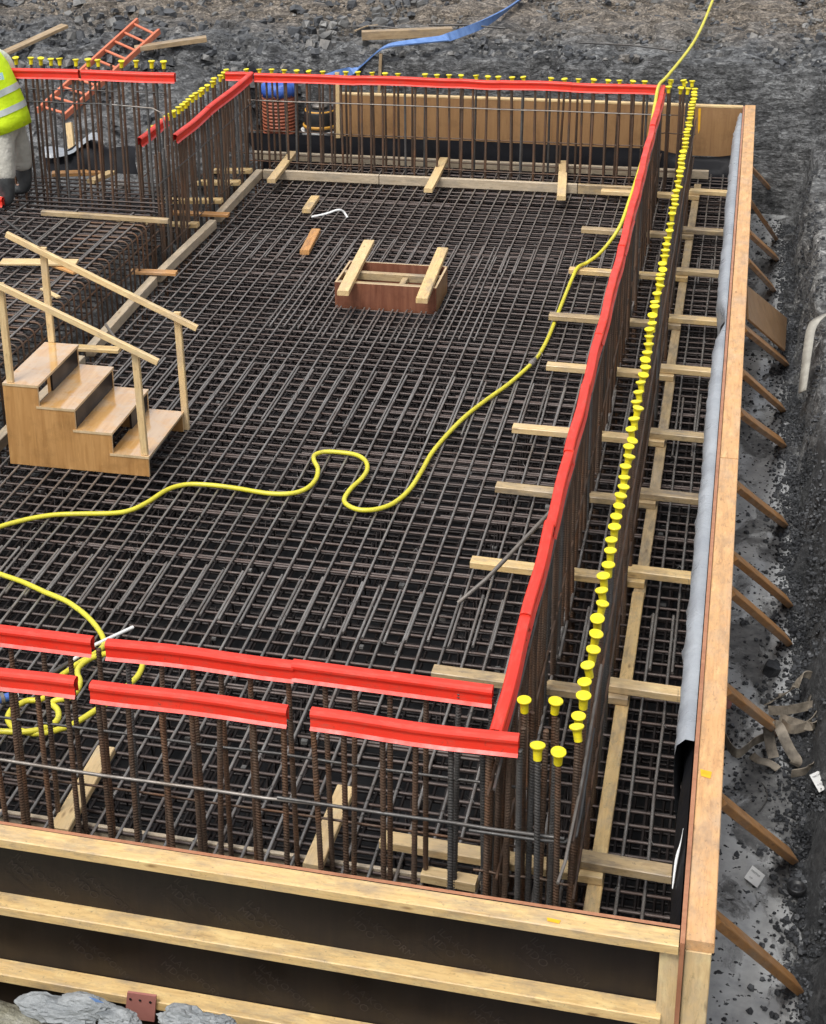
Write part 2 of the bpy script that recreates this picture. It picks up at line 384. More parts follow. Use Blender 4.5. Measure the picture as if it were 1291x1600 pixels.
def ground():
    xs = lines([(-60,-14,4), (-14,-9,.25), (-9,-4.6,.055), (-4.6,.1,.06), (.1,.5,.1), (.5,1.3,.025), (1.3,4,.1), (4,60,5)])
    ys = lines([(-20,3,3), (3,15.2,.07), (15.2,18.4,.06), (18.4,19.1,.025), (19.1,23.5,.05), (23.5,30,.4), (30,120,6)])
    rows = []
    for y in ys:
        row = []
        for x in xs:
            p = Vector((x, y, hground(x, y)))
            if p.z > -.6 or (x > .5):
                q = Vector((p.x*1.3, p.y*1.3, p.z*3.2))
                a = .10 if x > .3 and y < 18 else .15
                dz = mn.fractal(q, .9, 2.1, 5)*a
                d2 = mn.noise_vector(Vector((p.x*2.7, p.y*2.7, p.z*5)))*a*.55
                # blocky strata
                c = mn.cell(Vector((p.x*4.2+mn.noise(q)*1.2, p.y*5.2+mn.noise(q*1.7), p.z*9)))*.07
                far = 1 if abs(x) < 14 and y < 30 else .3
                p += (d2 + Vector((0, -.25*c, .7*dz+.7*c)))*far
            row.append(p)
        rows.append(row)
    mb = MB(); mb.grid(rows)
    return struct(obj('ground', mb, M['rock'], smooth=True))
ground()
def onbank(px, py):
    d = ray(px, py); t = 10.0
    while t < 60:
        p = CAMP + d*t
        if p.y > 14 and p.z <= hback(p.x, p.y)+.02: return p
        t += .02
    return CAMP + d*22
mb = MB()
rows = []
for i in range(150):
    y = 4.2+i*.1
    rows.append([Vector((.0, y, -.625)), Vector((.3, y, -.625)), Vector((.53+.05*mn.noise(Vector((y*2.2, 0, 0)))+.03*mn.noise(Vector((y*7, 4, 0))), y, -.628)), Vector((.62, y, -.68))])
mb.grid(rows); struct(obj('blinding_floor', mb, M['blinding']))
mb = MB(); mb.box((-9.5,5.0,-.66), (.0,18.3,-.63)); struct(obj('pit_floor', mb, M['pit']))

def stone(mb, c, s, flat=.55, rng=random):
    vs = []
    ax = [rng.uniform(.6, 1.2)*s, rng.uniform(.5, 1)*s, rng.uniform(.35, .8)*s*flat*1.4]
    rot = Matrix.Rotation(rng.uniform(0, 6.3), 3, 'Z') @ Matrix.Rotation(rng.uniform(-.5, .5), 3, 'X') @ Matrix.Rotation(rng.uniform(-.4, .4), 3, 'Y')
    for sz in (-1, 1):
        for k in range(5):
            a = k*1.2566+rng.uniform(-.35, .35); rr = rng.uniform(.65, 1.05)*(.8 if sz > 0 else 1)
            vs.append(Vector(c)+rot @ Vector((math.cos(a)*rr*ax[0], math.sin(a)*rr*ax[1], sz*ax[2]*rng.uniform(.7, 1))))
    fs = [(4,3,2,1,0), (5,6,7,8,9)] + [(k, (k+1) % 5, 5+(k+1) % 5, 5+k) for k in range(5)]
    mb.add(vs, fs)
rg = random.Random(3)
mb = MB(); mb2 = MB()
for i in range(9000):
    x = rg.uniform(-11, 2.2); y = 18.5+abs(rg.gauss(0, 1))*2.4
    if i % 14 == 0: x = rg.uniform(-9, -4.8); y = rg.uniform(15.6, 19.5)
    z = hback(x, y)
    if z < .05 or (x > -4.9 and y < 18.95): continue
    s = rg.choice((.012,.016,.02,.026,.035,.05,.07))*rg.uniform(.7, 1.5)
    if x < -4.5 and rg.random() < .5: continue
    if x < -4 and s > .06: s *= 1.2
    if x > -4: s *= .72
    stone(mb if rg.random() < (.6 if x > -5 else .25) else mb2, (x, y, z+s*.15), s, rng=rg)
tag(obj('rubble', mb, M['stone']), 'loose grey and brown gravel scattered over the excavated bank behind the form', 'rubble', kind='stuff')
tag(obj('slate_rubble', mb2, M['stone_dark']), 'dark broken slate pieces strewn over the bank behind the form', 'rubble', kind='stuff')
mb = MB()
for i in range(13000):
    y = 5+rg.random()**.85*13.5; x = rg.gauss(.60, .085)
    if rg.random() < .05: x = rg.uniform(.14, .6)
    if 8.0 < y < 9.2 and rg.random() < .3: x = rg.uniform(.13, .6)
    if x < .13 or x > .98: continue
    s = rg.choice((.005,.007,.009,.011,.014,.02))*rg.uniform(.7, 1.5)
    stone(mb, (x, y, max(-.622, hright(x, y))+s*.2), s, rng=rg)
tag(obj('trench_rubble', mb, M['stone_dark']), 'dark slate chips along the foot of the rock wall in the side trench', 'rubble', kind='stuff')

# ------------------------------------------------------------------ timber
def beam_mesh(L, w, h, n=5, bow=.004, ch=.003, seed=0):
    r = random.Random(seed); rings = []
    a, b = w/2, h/2
    pr = [(-a+ch,-b),(a-ch,-b),(a,-b+ch),(a,b-ch),(a-ch,b),(-a+ch,b),(-a,b-ch),(-a,-b+ch)]
    p1, p2 = r.uniform(0, 6), r.uniform(0, 6); bow = min(bow, L*.003)
    for i in range(n+1):
        x = -L/2+L*i/n; s = math.sin(math.pi*i/n)
        dy, dz = bow*s*math.cos(p1), .5*bow*s*math.cos(p2)
        rings.append([(x, p[0]+dy, p[1]+dz) for p in pr])
    mb = MB(); mb.loft(rings); return mb
bseed = [0]
def beam(name, p0, p1, w, h, m, parent=None, upv=(0,0,1), base=True, n=5, bow=.004):
    """timber from p0 to p1; the points lie on the centre of its under face"""
    p0, p1 = Vector(p0), Vector(p1); d = p1-p0; L = d.length; x = d/L
    z = Vector(upv); z = (z-x*z.dot(x)).normalized(); y = z.cross(x)
    bseed[0] += 1
    me = beam_mesh(L, w, h, n, bow, min(.004, h*.12), bseed[0]).mesh(name, m)
    c = (p0+p1)/2 + (z*h/2 if base else Vector((0,0,0)))
    return place(name, me, parent, c, Matrix((x, y, z)).transposed())

# ------------------------------------------------------------------ rebar
RIB = None
def ribbed(L, r=.0114, n=8, pitch=.015):
    mb = MB(); rings = []; k = int(L/pitch)
    for i in range(k):
        for dz, rr in ((0, r), (.0035, r*1.22), (.0065, r*1.22), (.0095, r)):
            rings.append([((rr)*math.cos(2*math.pi*j/n), rr*math.sin(2*math.pi*j/n), i*pitch+dz+.0045*math.cos(4*math.pi*j/n)) for j in range(n)])
    mb.loft(rings); return mb
ME_START = ribbed(1.5).mesh('starter_bar', M['bar_rust'], True)
ME_START_G = ribbed(1.5).mesh('starter_bar_grey', M['bar_grey'], True)
ME_SHORT = ribbed(1.25).mesh('starter_bar_short', M['bar_rust'], True)
rb = random.Random(11)
def bar(name, pts, r, m, parent, n=6):
    mb = MB(); mb.tube(pts, r, n); return obj(name, mb, m, parent, True)
def starter(parent, x, y, ztop, me=ME_START, L=1.5, lean=.004):
    if me is ME_START and rb.random() < .22: me = ME_START_G
    rx, ry_ = rb.gauss(0, lean), rb.gauss(0, lean)
    o = place('starter_bar', me, parent, (x-ry_*L, y+rx*L, ztop-L), Matrix.Rotation(rx,3,'X') @ Matrix.Rotation(ry_,3,'Y') @ Matrix.Rotation(rb.uniform(0,6),3,'Z'))
    return o
BX0, BX1, BY0, BY1 = -5.05, -.045, 5.42, 18.08
BOX = (-3.32, -2.42, 13.5, 14.08)
def rebar_mat():
    t = thing('rebar_mat', 'large two-layer steel reinforcing mat filling the timber form', 'rebar mat', (-2.5, 11, 0))
    segs = [(5.44, 8.84), (8.25, 12.08), (11.05, 15.3), (14.6, 18.06)]
    longs = []
    k = 0; x = BX1
    while x > BX0:
        for si, (a, b) in enumerate(segs):
            dx = .02 if si % 2 else 0
            a2, b2 = a+rb.gauss(0, .02), b+rb.gauss(0, .02)
            xx = x+dx+rb.gauss(0, .004)
            if BOX[0]-.03 < xx < BOX[1]+.03 and b2 > BOX[2] and a2 < BOX[3]:
                if a2 < BOX[2]-.1: longs.append((xx, a2, BOX[2]-.03))
                if b2 > BOX[3]+.1: longs.append((xx, BOX[3]+.03, b2))
                # extra lap bars that stop in front of the box-out
                continue
            longs.append((xx, a2, b2))
        if BOX[0]-.5 < x < BOX[1]+.5: longs.append((x+.045, 12.9, 15.0)) if not (BOX[0]-.03 < x+.045 < BOX[1]+.03) else longs.append((x+.04, 12.75, BOX[2]-.03))
        x -= .125; k += 1
    longs.sort(key=lambda q: q[1])
    rest = MB()
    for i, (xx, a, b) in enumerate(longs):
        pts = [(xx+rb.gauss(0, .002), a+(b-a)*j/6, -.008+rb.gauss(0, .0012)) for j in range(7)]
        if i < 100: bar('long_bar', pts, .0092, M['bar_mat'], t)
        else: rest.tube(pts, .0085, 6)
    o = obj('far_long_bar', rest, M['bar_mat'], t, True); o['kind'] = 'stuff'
    y = BY0; i = 0; rest = MB()
    while y < BY1:
        yy = y+rb.gauss(0, .008); runs = [(BX0, BX1)]
        if BOX[2]-.02 < yy < BOX[3]+.02: runs = [(BX0, BOX[0]-.02), (BOX[1]+.02, BX1)]
        for (a, b) in runs:
            s = rb.gauss(0, .006)
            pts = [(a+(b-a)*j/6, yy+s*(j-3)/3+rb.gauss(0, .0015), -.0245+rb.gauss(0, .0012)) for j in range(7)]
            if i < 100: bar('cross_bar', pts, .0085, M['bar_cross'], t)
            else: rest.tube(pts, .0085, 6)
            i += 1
        if rb.random() < .28:
            a = rb.uniform(BX0, -1.5); b = min(BX1, a+rb.uniform(1, 3))
            if not (BOX[2]-.1 < yy < BOX[3]+.1): rest.tube([(a, yy+.03, -.026), (b, yy+.032, -.026)], .008, 6)
        y += .122
    o = obj('lap_bar', rest, M['bar_cross'], t, True); o['kind'] = 'stuff'
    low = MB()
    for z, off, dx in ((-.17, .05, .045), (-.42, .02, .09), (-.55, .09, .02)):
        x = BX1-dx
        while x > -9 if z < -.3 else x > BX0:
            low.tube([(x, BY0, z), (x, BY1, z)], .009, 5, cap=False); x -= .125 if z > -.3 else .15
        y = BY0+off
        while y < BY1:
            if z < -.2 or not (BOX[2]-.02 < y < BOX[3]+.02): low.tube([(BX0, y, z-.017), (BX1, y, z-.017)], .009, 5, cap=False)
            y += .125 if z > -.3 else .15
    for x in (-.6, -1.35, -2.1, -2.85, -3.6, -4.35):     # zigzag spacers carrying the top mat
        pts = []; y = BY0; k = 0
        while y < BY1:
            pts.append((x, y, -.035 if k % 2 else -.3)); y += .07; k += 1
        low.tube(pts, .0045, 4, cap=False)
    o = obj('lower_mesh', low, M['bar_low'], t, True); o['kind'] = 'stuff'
    tw = MB(); bits = MB(); q = random.Random(21)
    for i in range(900):
        x = BX1-.125*q.randrange(0, 40); y = BY0+.122*q.randrange(0, 103); dx = q.choice((-1, 1))*.018
        tw.tube([(x-dx, y-.018, -.012), (x, y, .003), (x+dx, y+.018, -.012), (x+dx*1.6, y+.01*q.uniform(-1, 1), .008+.012*q.random())], .0022, 4, cap=False)
    o = obj('tie_wire', tw, M['bar_grey'], t); o['kind'] = 'stuff'
    for i in range(260):
        x = q.uniform(BX0, BX1); y = q.uniform(BY0, BY1); a = .006+.012*q.random()
        bits.box((x-a, y-a*q.uniform(.6, 2), -.62), (x+a, y+a, -.615+a)) if q.random() < .5 else bits.box((x-a, y-a, -.165), (x+a, y+a*1.3, -.165+a*1.2))
    o = obj('wire_glint', bits, M['stone'], t); o['kind'] = 'stuff'  # small blocks added to imitate glints off the tie wire below the mat
rebar_mat()

ZR = 1.07
caps = []       # (x, y, z) of every bar top that carries a cap
def row_cage(name, label, xs_ys, ztop, horiz, me=ME_START, L=1.5, loc=None, lean=.012):
    t = thing(name, label, 'rebar cage', loc or (xs_ys[0][0], xs_ys[0][1], 0), 'rows of wall starter bars')
    for (x, y) in xs_ys: starter(t, x, y, ztop+rb.gauss(0, .008), me, L, lean)
    for h in horiz:
        bar('link_bar', h[0], h[1] if len(h) > 1 else .0065, h[2] if len(h) > 2 else M['bar_rust'], t, 7)
    return t
XI, XO = -.80, -.475
capY = [5.88,6.006,6.095,6.247,6.357,6.492,6.621,6.759,6.9,7.03,7.15,7.29,7.40,7.55,7.66,7.80,7.92,8.04,8.15,
        8.26,8.37,8.51,8.63,8.77,8.86,9.01,9.14,9.3,9.39,9.54,9.69,9.81,9.93,10.06,10.17,10.31,10.45,10.58,10.7,10.85,11.01,11.1,11.27,11.43,11.56,11.65,11.79,11.91,12.06,12.19,12.34,12.49,12.68]
y = 12.84
while y < 17.3:
    if not (12.95 < y < 13.1): capY.append(y)
    y += .128+rb.gauss(0, .012)
inner = []; y = 6.02
while y < 17.35: inner.append((XI+rb.gauss(0, .002), y)); y += .098+rb.gauss(0, .012)
outer = [(XO+rb.gauss(0, .004), y) for y in capY[1:]]
sag = lambda x0, y0, x1, y1, z, n=8: [(x0+(x1-x0)*i/n, y0+(y1-y0)*i/n, z+rb.gauss(0, .003)) for i in range(n+1)]
row_cage('wall_rebar_cage', 'long row of rusty starter bars under the red rails on the right side', inner, ZR-.02,
         [(sag(XI-.015, 5.8, XI-.015, 17.5, .85),), (sag(XI+.018, 5.75, XI+.018, 17.5, .93), .007, M['bar_grey']), (sag(XI+.015, 5.9, XI+.015, 17.5, .35),)], loc=(XI, 6, 0))
row_cage('wall_rebar_cage', 'long row of rusty starter bars topped with yellow caps nearest the silver sheet', outer, ZR,
         [(sag(XO+.02, 5.75, XO+.02, 17.6, .72), .007, M['bar_rust']), (sag(XO+.02, 5.9, XO+.02, 17.6, .3),), (sag(XO-.02, 5.9, XO-.02, 17.6, .5),)], loc=(XO, 6, 0))
dense = [(-.86+.035*k+rb.gauss(0,.008), 5.98+.10*(k % 3)+rb.gauss(0,.02)) for k in range(10)]
row_cage('wall_rebar_cage', 'dense cluster of starter bars below the open end of the long red rail', dense, ZR-.06, [(sag(-.9, 6.0, -.45, 6.0, .3),)], loc=(-.7, 6, 0))
farc = [(-.74,17.32),(-.74,17.62),(-.62,17.3),(-.60,17.62),(-.55,17.28),(-.52,17.6)]
row_cage('wall_rebar_cage', 'capped starter bars at the far right corner of the wall', farc, ZR, [(sag(-.9, 17.4, -.45, 17.4, .6),)], loc=(-.6, 17.4, 0))
caps_right = [(x, y, ZR) for (x, y) in outer]
# corner bars at the near right corner
corner = [(-.716, 6.163), (-.588, 6.182), (-.619, 5.84), (-.534, 5.827)]
row_cage('wall_rebar_cage', 'four capped starter bars standing apart in the near right corner', corner, ZR,
         [([(-.9, 5.86, .62), (-.62, 5.86, .62), (-.5, 5.87, .62), (-.455, 5.92, .62), (-.45, 6.05, .64), (-.45, 6.6, .7)], .0075, M['bar_grey']),
          ([(-.485, 5.48, .725), (-.47, 5.6, .735), (-.455, 6.1, .77), (-.45, 6.9, .85)], .007, M['bar_light'])], loc=(-.6, 6, 0))
frontN = []; x = -.70
while x > -3.6: frontN.append((x, 5.90+rb.gauss(0, .002))); x -= .145+rb.gauss(0, .012)
frontF = []; x = -.87
while x > -3.8: frontF.append((x, 6.24+rb.gauss(0, .002))); x -= .145+rb.gauss(0, .012)
row_cage('wall_rebar_cage', 'near row of thick starter bars standing inside the front form', frontN, ZR-.02,
         [(sag(-3.6, 5.885, -1.55, 5.88, .62), .0085, M['bar_light']), (sag(-1.75, 5.88, -.5, 5.875, .63), .0085, M['bar_grey']), (sag(-3.6, 5.92, -.6, 5.92, .2),)], loc=(-2, 5.9, 0))
row_cage('wall_rebar_cage', 'second row of thick starter bars standing behind the near front row', frontF, ZR-.02,
         [(sag(-3.7, 6.225, -.7, 6.225, .6), .007, M['bar_grey']), (sag(-3.7, 6.26, -.7, 6.26, .25),)], loc=(-2, 6.24, 0))
backI = []; x = -.95
while x > -5.12: backI.append((x, 17.38+rb.gauss(0, .002))); x -= .122+rb.gauss(0, .012)
backO = []; x = -.6
while x > -5.4: backO.append((x, 17.7+rb.gauss(0, .01))); x -= .135+rb.gauss(0, .015)
row_cage('wall_rebar_cage', 'row of starter bars under the red rails along the far wall', backI, ZR-.02,
         [(sag(-5.2, 17.36, -.7, 17.36, .80), .006, M['bar_light']), (sag(-5.2, 17.36, -.8, 17.36, .12),), (sag(-5.2, 17.4, -.8, 17.4, .45),)], loc=(-3, 17.38, 0))
row_cage('wall_rebar_cage', 'rearmost row of starter bars along the far wall, topped with yellow caps', backO, 1.03,
         [(sag(-5.5, 17.69, -.5, 17.69, .72), .006), (sag(-5.5, 17.71, -.5, 17.71, .1),)], loc=(-3, 17.7, 0))
leftI = []; y = 14.25
while y < 17.4: leftI.append((-5.17+rb.gauss(0, .002), y)); y += .115+rb.gauss(0, .01)
leftO = []; y = 14.75
while y < 17.6: leftO.append((-5.5+rb.gauss(0, .01), y)); y += .13+rb.gauss(0, .015)
row_cage('wall_rebar_cage', 'row of starter bars under the slanting red rails of the left wall', leftI, ZR-.02,
         [(sag(-5.15, 14.2, -5.15, 17.4, .78), .006, M['bar_grey']), (sag(-5.15, 14.2, -5.15, 17.4, .12),)], loc=(-5.17, 15, 0))
row_cage('wall_rebar_cage', 'outer row of starter bars of the left wall, capped in yellow', leftO, 1.04,
         [(sag(-5.48, 14.7, -5.48, 17.6, .7), .006), (sag(-5.48, 14.7, -5.48, 17.6, .2),)], loc=(-5.5, 15, 0))
tlN = []; x = -5.13
while x > -7.5: tlN.append((x, 14.62+rb.gauss(0, .002))); x -= .115+rb.gauss(0, .02)
tlF = []; x = -5.3
while x > -7.6: tlF.append((x, 14.97+rb.gauss(0, .01))); x -= .12+rb.gauss(0, .02)
row_cage('wall_rebar_cage', 'tall starter bars with red rails rising beside the worker', tlN, 1.69,
         [(sag(-7.6, 14.6, -5.6, 14.6, 1.42), .006, M['bar_grey']), ([(-5.7, 14.6, 1.42), (-5.3, 14.6, 1.40), (-5.2, 14.58, 1.36), (-5.18, 14.56, 1.25), (-5.18, 14.5, .6)], .007, M['bar_light'])], ME_START, 1.5, (-6, 14.6, .3))
row_cage('wall_rebar_cage', 'tall starter bars with yellow caps behind the worker', tlF, 1.72,
         [(sag(-7.6, 14.95, -5.3, 14.95, 1.46), .006, M['bar_grey'])], ME_START, 1.5, (-6, 15, .3))
# raised mat on the left with hooked edge bars
ZL = .50
def raised():
    t = thing('raised_rebar_mat', 'raised rebar mat with hooked edge bars beside the steps, where the worker stands', 'rebar mat', (-7, 11, ZL))
    x = -5.3; i = 0
    while x > -9.2:
        if x > -8.0:
            bar('long_bar', [(x+rb.gauss(0, .004), 7.5+j*1.28, ZL-.008) for j in range(6)], .0092, M['bar_mat'], t)
            if i % 4 == 1: bar('long_bar', [(x+.022, 11.3+rb.gauss(0, .1)+j*.75, ZL-.008) for j in range(5)], .0092, M['bar_mat'], t)
        x -= .14; i += 1
    y = 7.6; 
    while y < 15.3:
        bar('cross_bar', [(-8.6, y, ZL-.025), (-7, y+.004, ZL-.025), (-5.25, y, ZL-.025)], .0085, M['bar_cross'], t); y += .125
    y = 8.6
    while y < 14.25:                                   # hooked bars down the face
        yy = y+rb.gauss(0, .01); r = .05; x0 = -5.19
        pts = [(-5.75, yy, ZL-.02)]+[(x0-r+r*math.sin(a), yy, ZL-.02-r+r*math.cos(a)) for a in [0, .4, .8, 1.2, 1.5708]]+[(x0, yy, -.05), (x0, yy, -.5)]
        bar('edge_hook', pts, .0085, M['bar_rust'], t); y += .118
    for z in (.42, .3, .16):
        bar('side_bar', [(-5.21, 8.5, z), (-5.212, 11, z+.004), (-5.21, 14.3, z)], .008, M['bar_rust'], t)
    low = MB()
    for z in (.38, .1, -.3):
        y = 7.6
        while y < 15.2: low.tube([(-8.6, y, z), (-5.25, y, z)], .009, 5, cap=False); y += .14
        x = -5.4
        while x > -8.6: low.tube([(x, 7.6, z+.02), (x, 15.2, z+.02)], .009, 5, cap=False); x -= .14
    o = obj('lower_mesh', low, M['bar_low'], t, True); o['kind'] = 'stuff'
raised()

# ------------------------------------------------------------------ yellow caps
mb = MB()
mb.lathe([(.0165,-.016),(.0175,.02),(.0195,.028),(.0255,.036),(.0295,.041),(.0295,.046),(.027,.0475),(.022,.0465),(.001,.0455)], 18)
ME_CAP = mb.mesh('rebar_protector', M['yellow'], False)
ME_CAP.polygons.foreach_set('use_smooth', [True]*len(ME_CAP.polygons))
def put_cap(x, y, z, label, group):
    o = place('rebar_protector', ME_CAP, None, (x, y, z-.012), (rb.gauss(0, .1), rb.gauss(0, .1), rb.uniform(0, 6)))
    k = rb.uniform(1.04, 1.14); o.scale = (k, k, k)
    tag(o, label, 'rebar cap', group)
for i, (x, y, z) in enumerate(caps_right):
    put_cap(x, y, z, f'yellow mushroom cap, {nth(i+1)} from the near end of the long right-hand row', 'yellow caps along the right wall')
cl = ['yellow cap close beside the near tip of the long red rail', 'yellow cap on a lone bar between the red rail tip and the long cap row',
      'yellow cap just right of the end of the nearest red rail', 'nearest yellow cap of all, on the bar at the front corner']
for (x, y), l in zip(corner, cl): put_cap(x, y, ZR, l, 'yellow caps in the near corner')
bo = [b for b in backO if rb.random() < .86 or b[0] < -4.9]
for i, (x, y) in enumerate(sorted(bo, key=lambda q: -q[0])):
    put_cap(x, y, 1.03, f'yellow cap, {nth(i+1)} from the right along the far wall', 'yellow caps along the far wall')
for i, (x, y) in enumerate(farc): put_cap(x, y, ZR, ('yellow cap beside the far end of the long red rail, front of its pair','yellow cap beside the far end of the long red rail, rear of its pair','front middle yellow cap in the far right corner','rear middle yellow cap in the far right corner','front right yellow cap in the far right corner','rear right yellow cap in the far right corner')[i], 'yellow caps in the far right corner')
for i, (x, y) in enumerate(leftO[2:]):
    put_cap(x, y, 1.04, f'yellow cap, {nth(i+1)} from the near end of the slanting left wall row', 'yellow caps along the left wall')
for i, (x, y) in enumerate([b for b in tlF if -7.4 < b[0]]):
    if i == 4: continue
    put_cap(x, y, 1.72, f'yellow cap, {nth(i+1 if i < 4 else i)} from the right on the tall bars behind the worker', 'yellow caps behind the worker')

# ------------------------------------------------------------------ red rails
OUTL = [(-.034,-.118),(-.021,-.102),(-.0195,-.06),(-.0215,-.045),(-.027,-.034),(-.0275,-.018),(-.022,-.006),(-.012,0),(.012,0),(.022,-.006),(.0275,-.018),(.027,-.034),(.0215,-.045),(.0195,-.06),(.021,-.102),(.034,-.118)]
def rail_mesh(L):
    mb = MB(); n = 6; k = len(OUTL)
    OUT = [(y*1.02, z*.76) for y, z in OUTL]
    inn = [(y*1.02*.95, z*.76-.0035 if z > -.05 else z*.76) for (y, z) in OUTL]
    prof = OUT+inn[::-1]; rings = []
    p = random.uniform(0, 6)
    for i in range(n+1):
        x = -L/2+L*i/n
        rings.append([(x, y+.004*math.sin(p+i*1.1), z+.003*math.sin(p*2+i)) for (y, z) in prof])
    m = len(prof); vs = [q for r in rings for q in r]; fs = []
    for i in range(n):
        for j in range(m):
            j2 = (j+1) % m; fs.append((i*m+j, i*m+j2, (i+1)*m+j2, (i+1)*m+j))
    for e in (0, n):
        for j in range(k-1):
            f = (e*m+j, e*m+j+1, e*m+m-2-j, e*m+m-1-j); fs.append(f if e else f[::-1])
    mb.add(vs, fs); return mb.mesh('edge_rail', M['red'])
def rail(p0, p1, label, group, tilt=0):
    p0, p1 = Vector(p0), Vector(p1); d = p1-p0; x = d.normalized()
    y = Vector((0,0,1)).cross(x).normalized(); z = x.cross(y)
    o = place('edge_rail', rail_mesh(d.length), None, (p0+p1)/2, Matrix((x, y, z)).transposed() @ Matrix.Rotation(tilt, 3, 'X'))
    return tag(o, label, 'edge rail', group)
GR = 'red plastic rails capping the starter bars'
ry = [5.93, 6.86, 7.77, 8.65, 9.58, 10.46, 11.4, 12.27, 13.1, 14.0, 14.92, 15.8, 16.62, 17.40]
for i in range(len(ry)-1):
    dz = .006 if i % 2 else 0
    rail((XI, ry[i], 1.10+dz), (XI, ry[i+1]+.03, 1.10+dz), 'nearest red rail of the long right-hand run, its open end showing' if i == 0 else f'red rail, {nth(i+1)} from the near end of the long right-hand run', GR, rb.gauss(0, .03))
RX = lambda x, y: at(x, y, z=1.1).x
rail((RX(141,1066), 5.90, 1.10), (RX(448,1107), 5.90, 1.10), 'red rail in the front row between two gaps, below the yellow hose loop', GR, .02)
rail((RX(484,1113), 5.90, 1.10), (RX(811,1151), 5.90, 1.10), 'red rail at the right end of the front row, nearest the camera', GR, -.02)
rail((-3.55, 5.90, 1.10), (RX(119,1059), 5.90, 1.10), 'red rail of the front row cut by the left edge, just above the hose coil', GR, .02)
rail((-3.9, 6.24, 1.10), (RX(144,997), 6.24, 1.10), 'red rail of the second row cut by the left edge, above the hose coil', GR, .0)
rail((RX(165,1001), 6.24, 1.10), (RX(459,1038), 6.24, 1.103), 'red rail of the second row right of the gap with the white pipe', GR, .0)
rail((RX(456,1038), 6.24, 1.106), (RX(770,1074), 6.24, 1.098), 'red rail at the right end of the second row by the long run', GR, .03)
bj = [-5.12, -4.0, -2.95, -2.45, -1.75, -.86]
for i in range(5):
    dz = .005 if i % 2 else 0
    rail((bj[i], 17.38, 1.10+dz), (bj[i+1]+.03, 17.38, 1.10+dz), f'red rail along the far wall, {nth(i+1)} from its left corner', GR)
rail((-5.17, 14.8, 1.10), (-5.17, 15.85, 1.10), 'nearer long red rail on the slanting left wall', GR)
rail((-5.17, 15.85, 1.105), (-5.16, 17.4, 1.105), 'farther long red rail on the left wall meeting the far corner', GR)
rail((-5.47, 14.65, 1.10), (-5.47, 15.45, 1.10), 'short red rail on the outer row of the left wall, seen behind bars', GR)
rail((-5.45, 17.4, 1.10), (-5.15, 17.39, 1.10), 'short red rail stub left of the far left corner', GR)
rail((-7.6, 14.62, 1.735), (-6.02, 14.62, 1.735), 'red rail passing behind the worker at shoulder height', GR)
rail((-5.99, 14.62, 1.735), (-5.07, 14.62, 1.735), 'red rail on the tall bars right of the worker', GR)
rail((-7.3, 14.15, ZL+.125), (-6.66, 14.08, ZL+.125), 'loose red rail lying by the boots of the worker', GR)

# ------------------------------------------------------------------ formwork
ZF = .71
def front_form():
    t = thing('front_formwork', 'dark plywood formwork panel with three timber walers along the near edge', 'formwork panel', (-2, 5.34, -.6))
    mb = MB(); mb.box((-6.2, 5.342, -.62), (-.004, 5.36, ZF+.002))
    me = mb.mesh('plywood', [M['mdo'], M['ply_edge']])
    for p in me.polygons:
        if p.normal.z > .5: p.material_index = 1
    place('plywood', me, t)
    for zt in (ZF, .345, -.02, -.39):
        x0 = -6.2
        for x1 in ((-.004,) if zt == ZF else (-.052,)):
            beam('waler', (x0, 5.341-.047, zt-.048), (x1, 5.341-.047, zt-.048), .094, .047, M['pine'], t, n=9, bow=.006)
    beam('end_post', (-.028, 5.296, -.62), (-.028, 5.296, ZF-.05), .047, .088, M['pine_new'], t, (1,0,0), False)
    for k, (x, z) in enumerate(((-2.75,.58),(-2.45,.545),(-2.03,.585),(-1.72,.53),(-1.25,.57),(-.92,.54),(-.55,.57),(-2.5,.2),(-2.08,.17),(-1.68,.2),(-1.28,.18),(-.75,.19))):
        for li, (s, sz, off) in enumerate((('ILA-KOFORM', .05, 0), ('MDO', .055, -.052), ('ILA-KOFORM MDO 18', .018, -.125))):
            if k in (1, 4, 7, 10) and li == 2: continue
            cu = text_mesh('printed_mark', s, sz, M['mdo_print'], 'TOP')
            a = R(-40)
            o = place('printed_mark', cu, t, (x-math.sin(a)*off*1.0, 5.3405, z+math.cos(a)*off), (R(90), a if False else 0, 0))
            o.rotation_euler = (Matrix.Rotation(-a, 3, 'Y') @ Matrix.Rotation(R(90), 3, 'X')).to_euler()
    mb = MB(); mb.add([(-.50,5.27,ZF+.002),(-.455,5.265,ZF+.002),(-.45,5.285,ZF+.002),(-.505,5.29,ZF+.002)], [(0,1,2,3)])
    obj('paint_mark', mb, M['paint_orange'], t)
front_form()
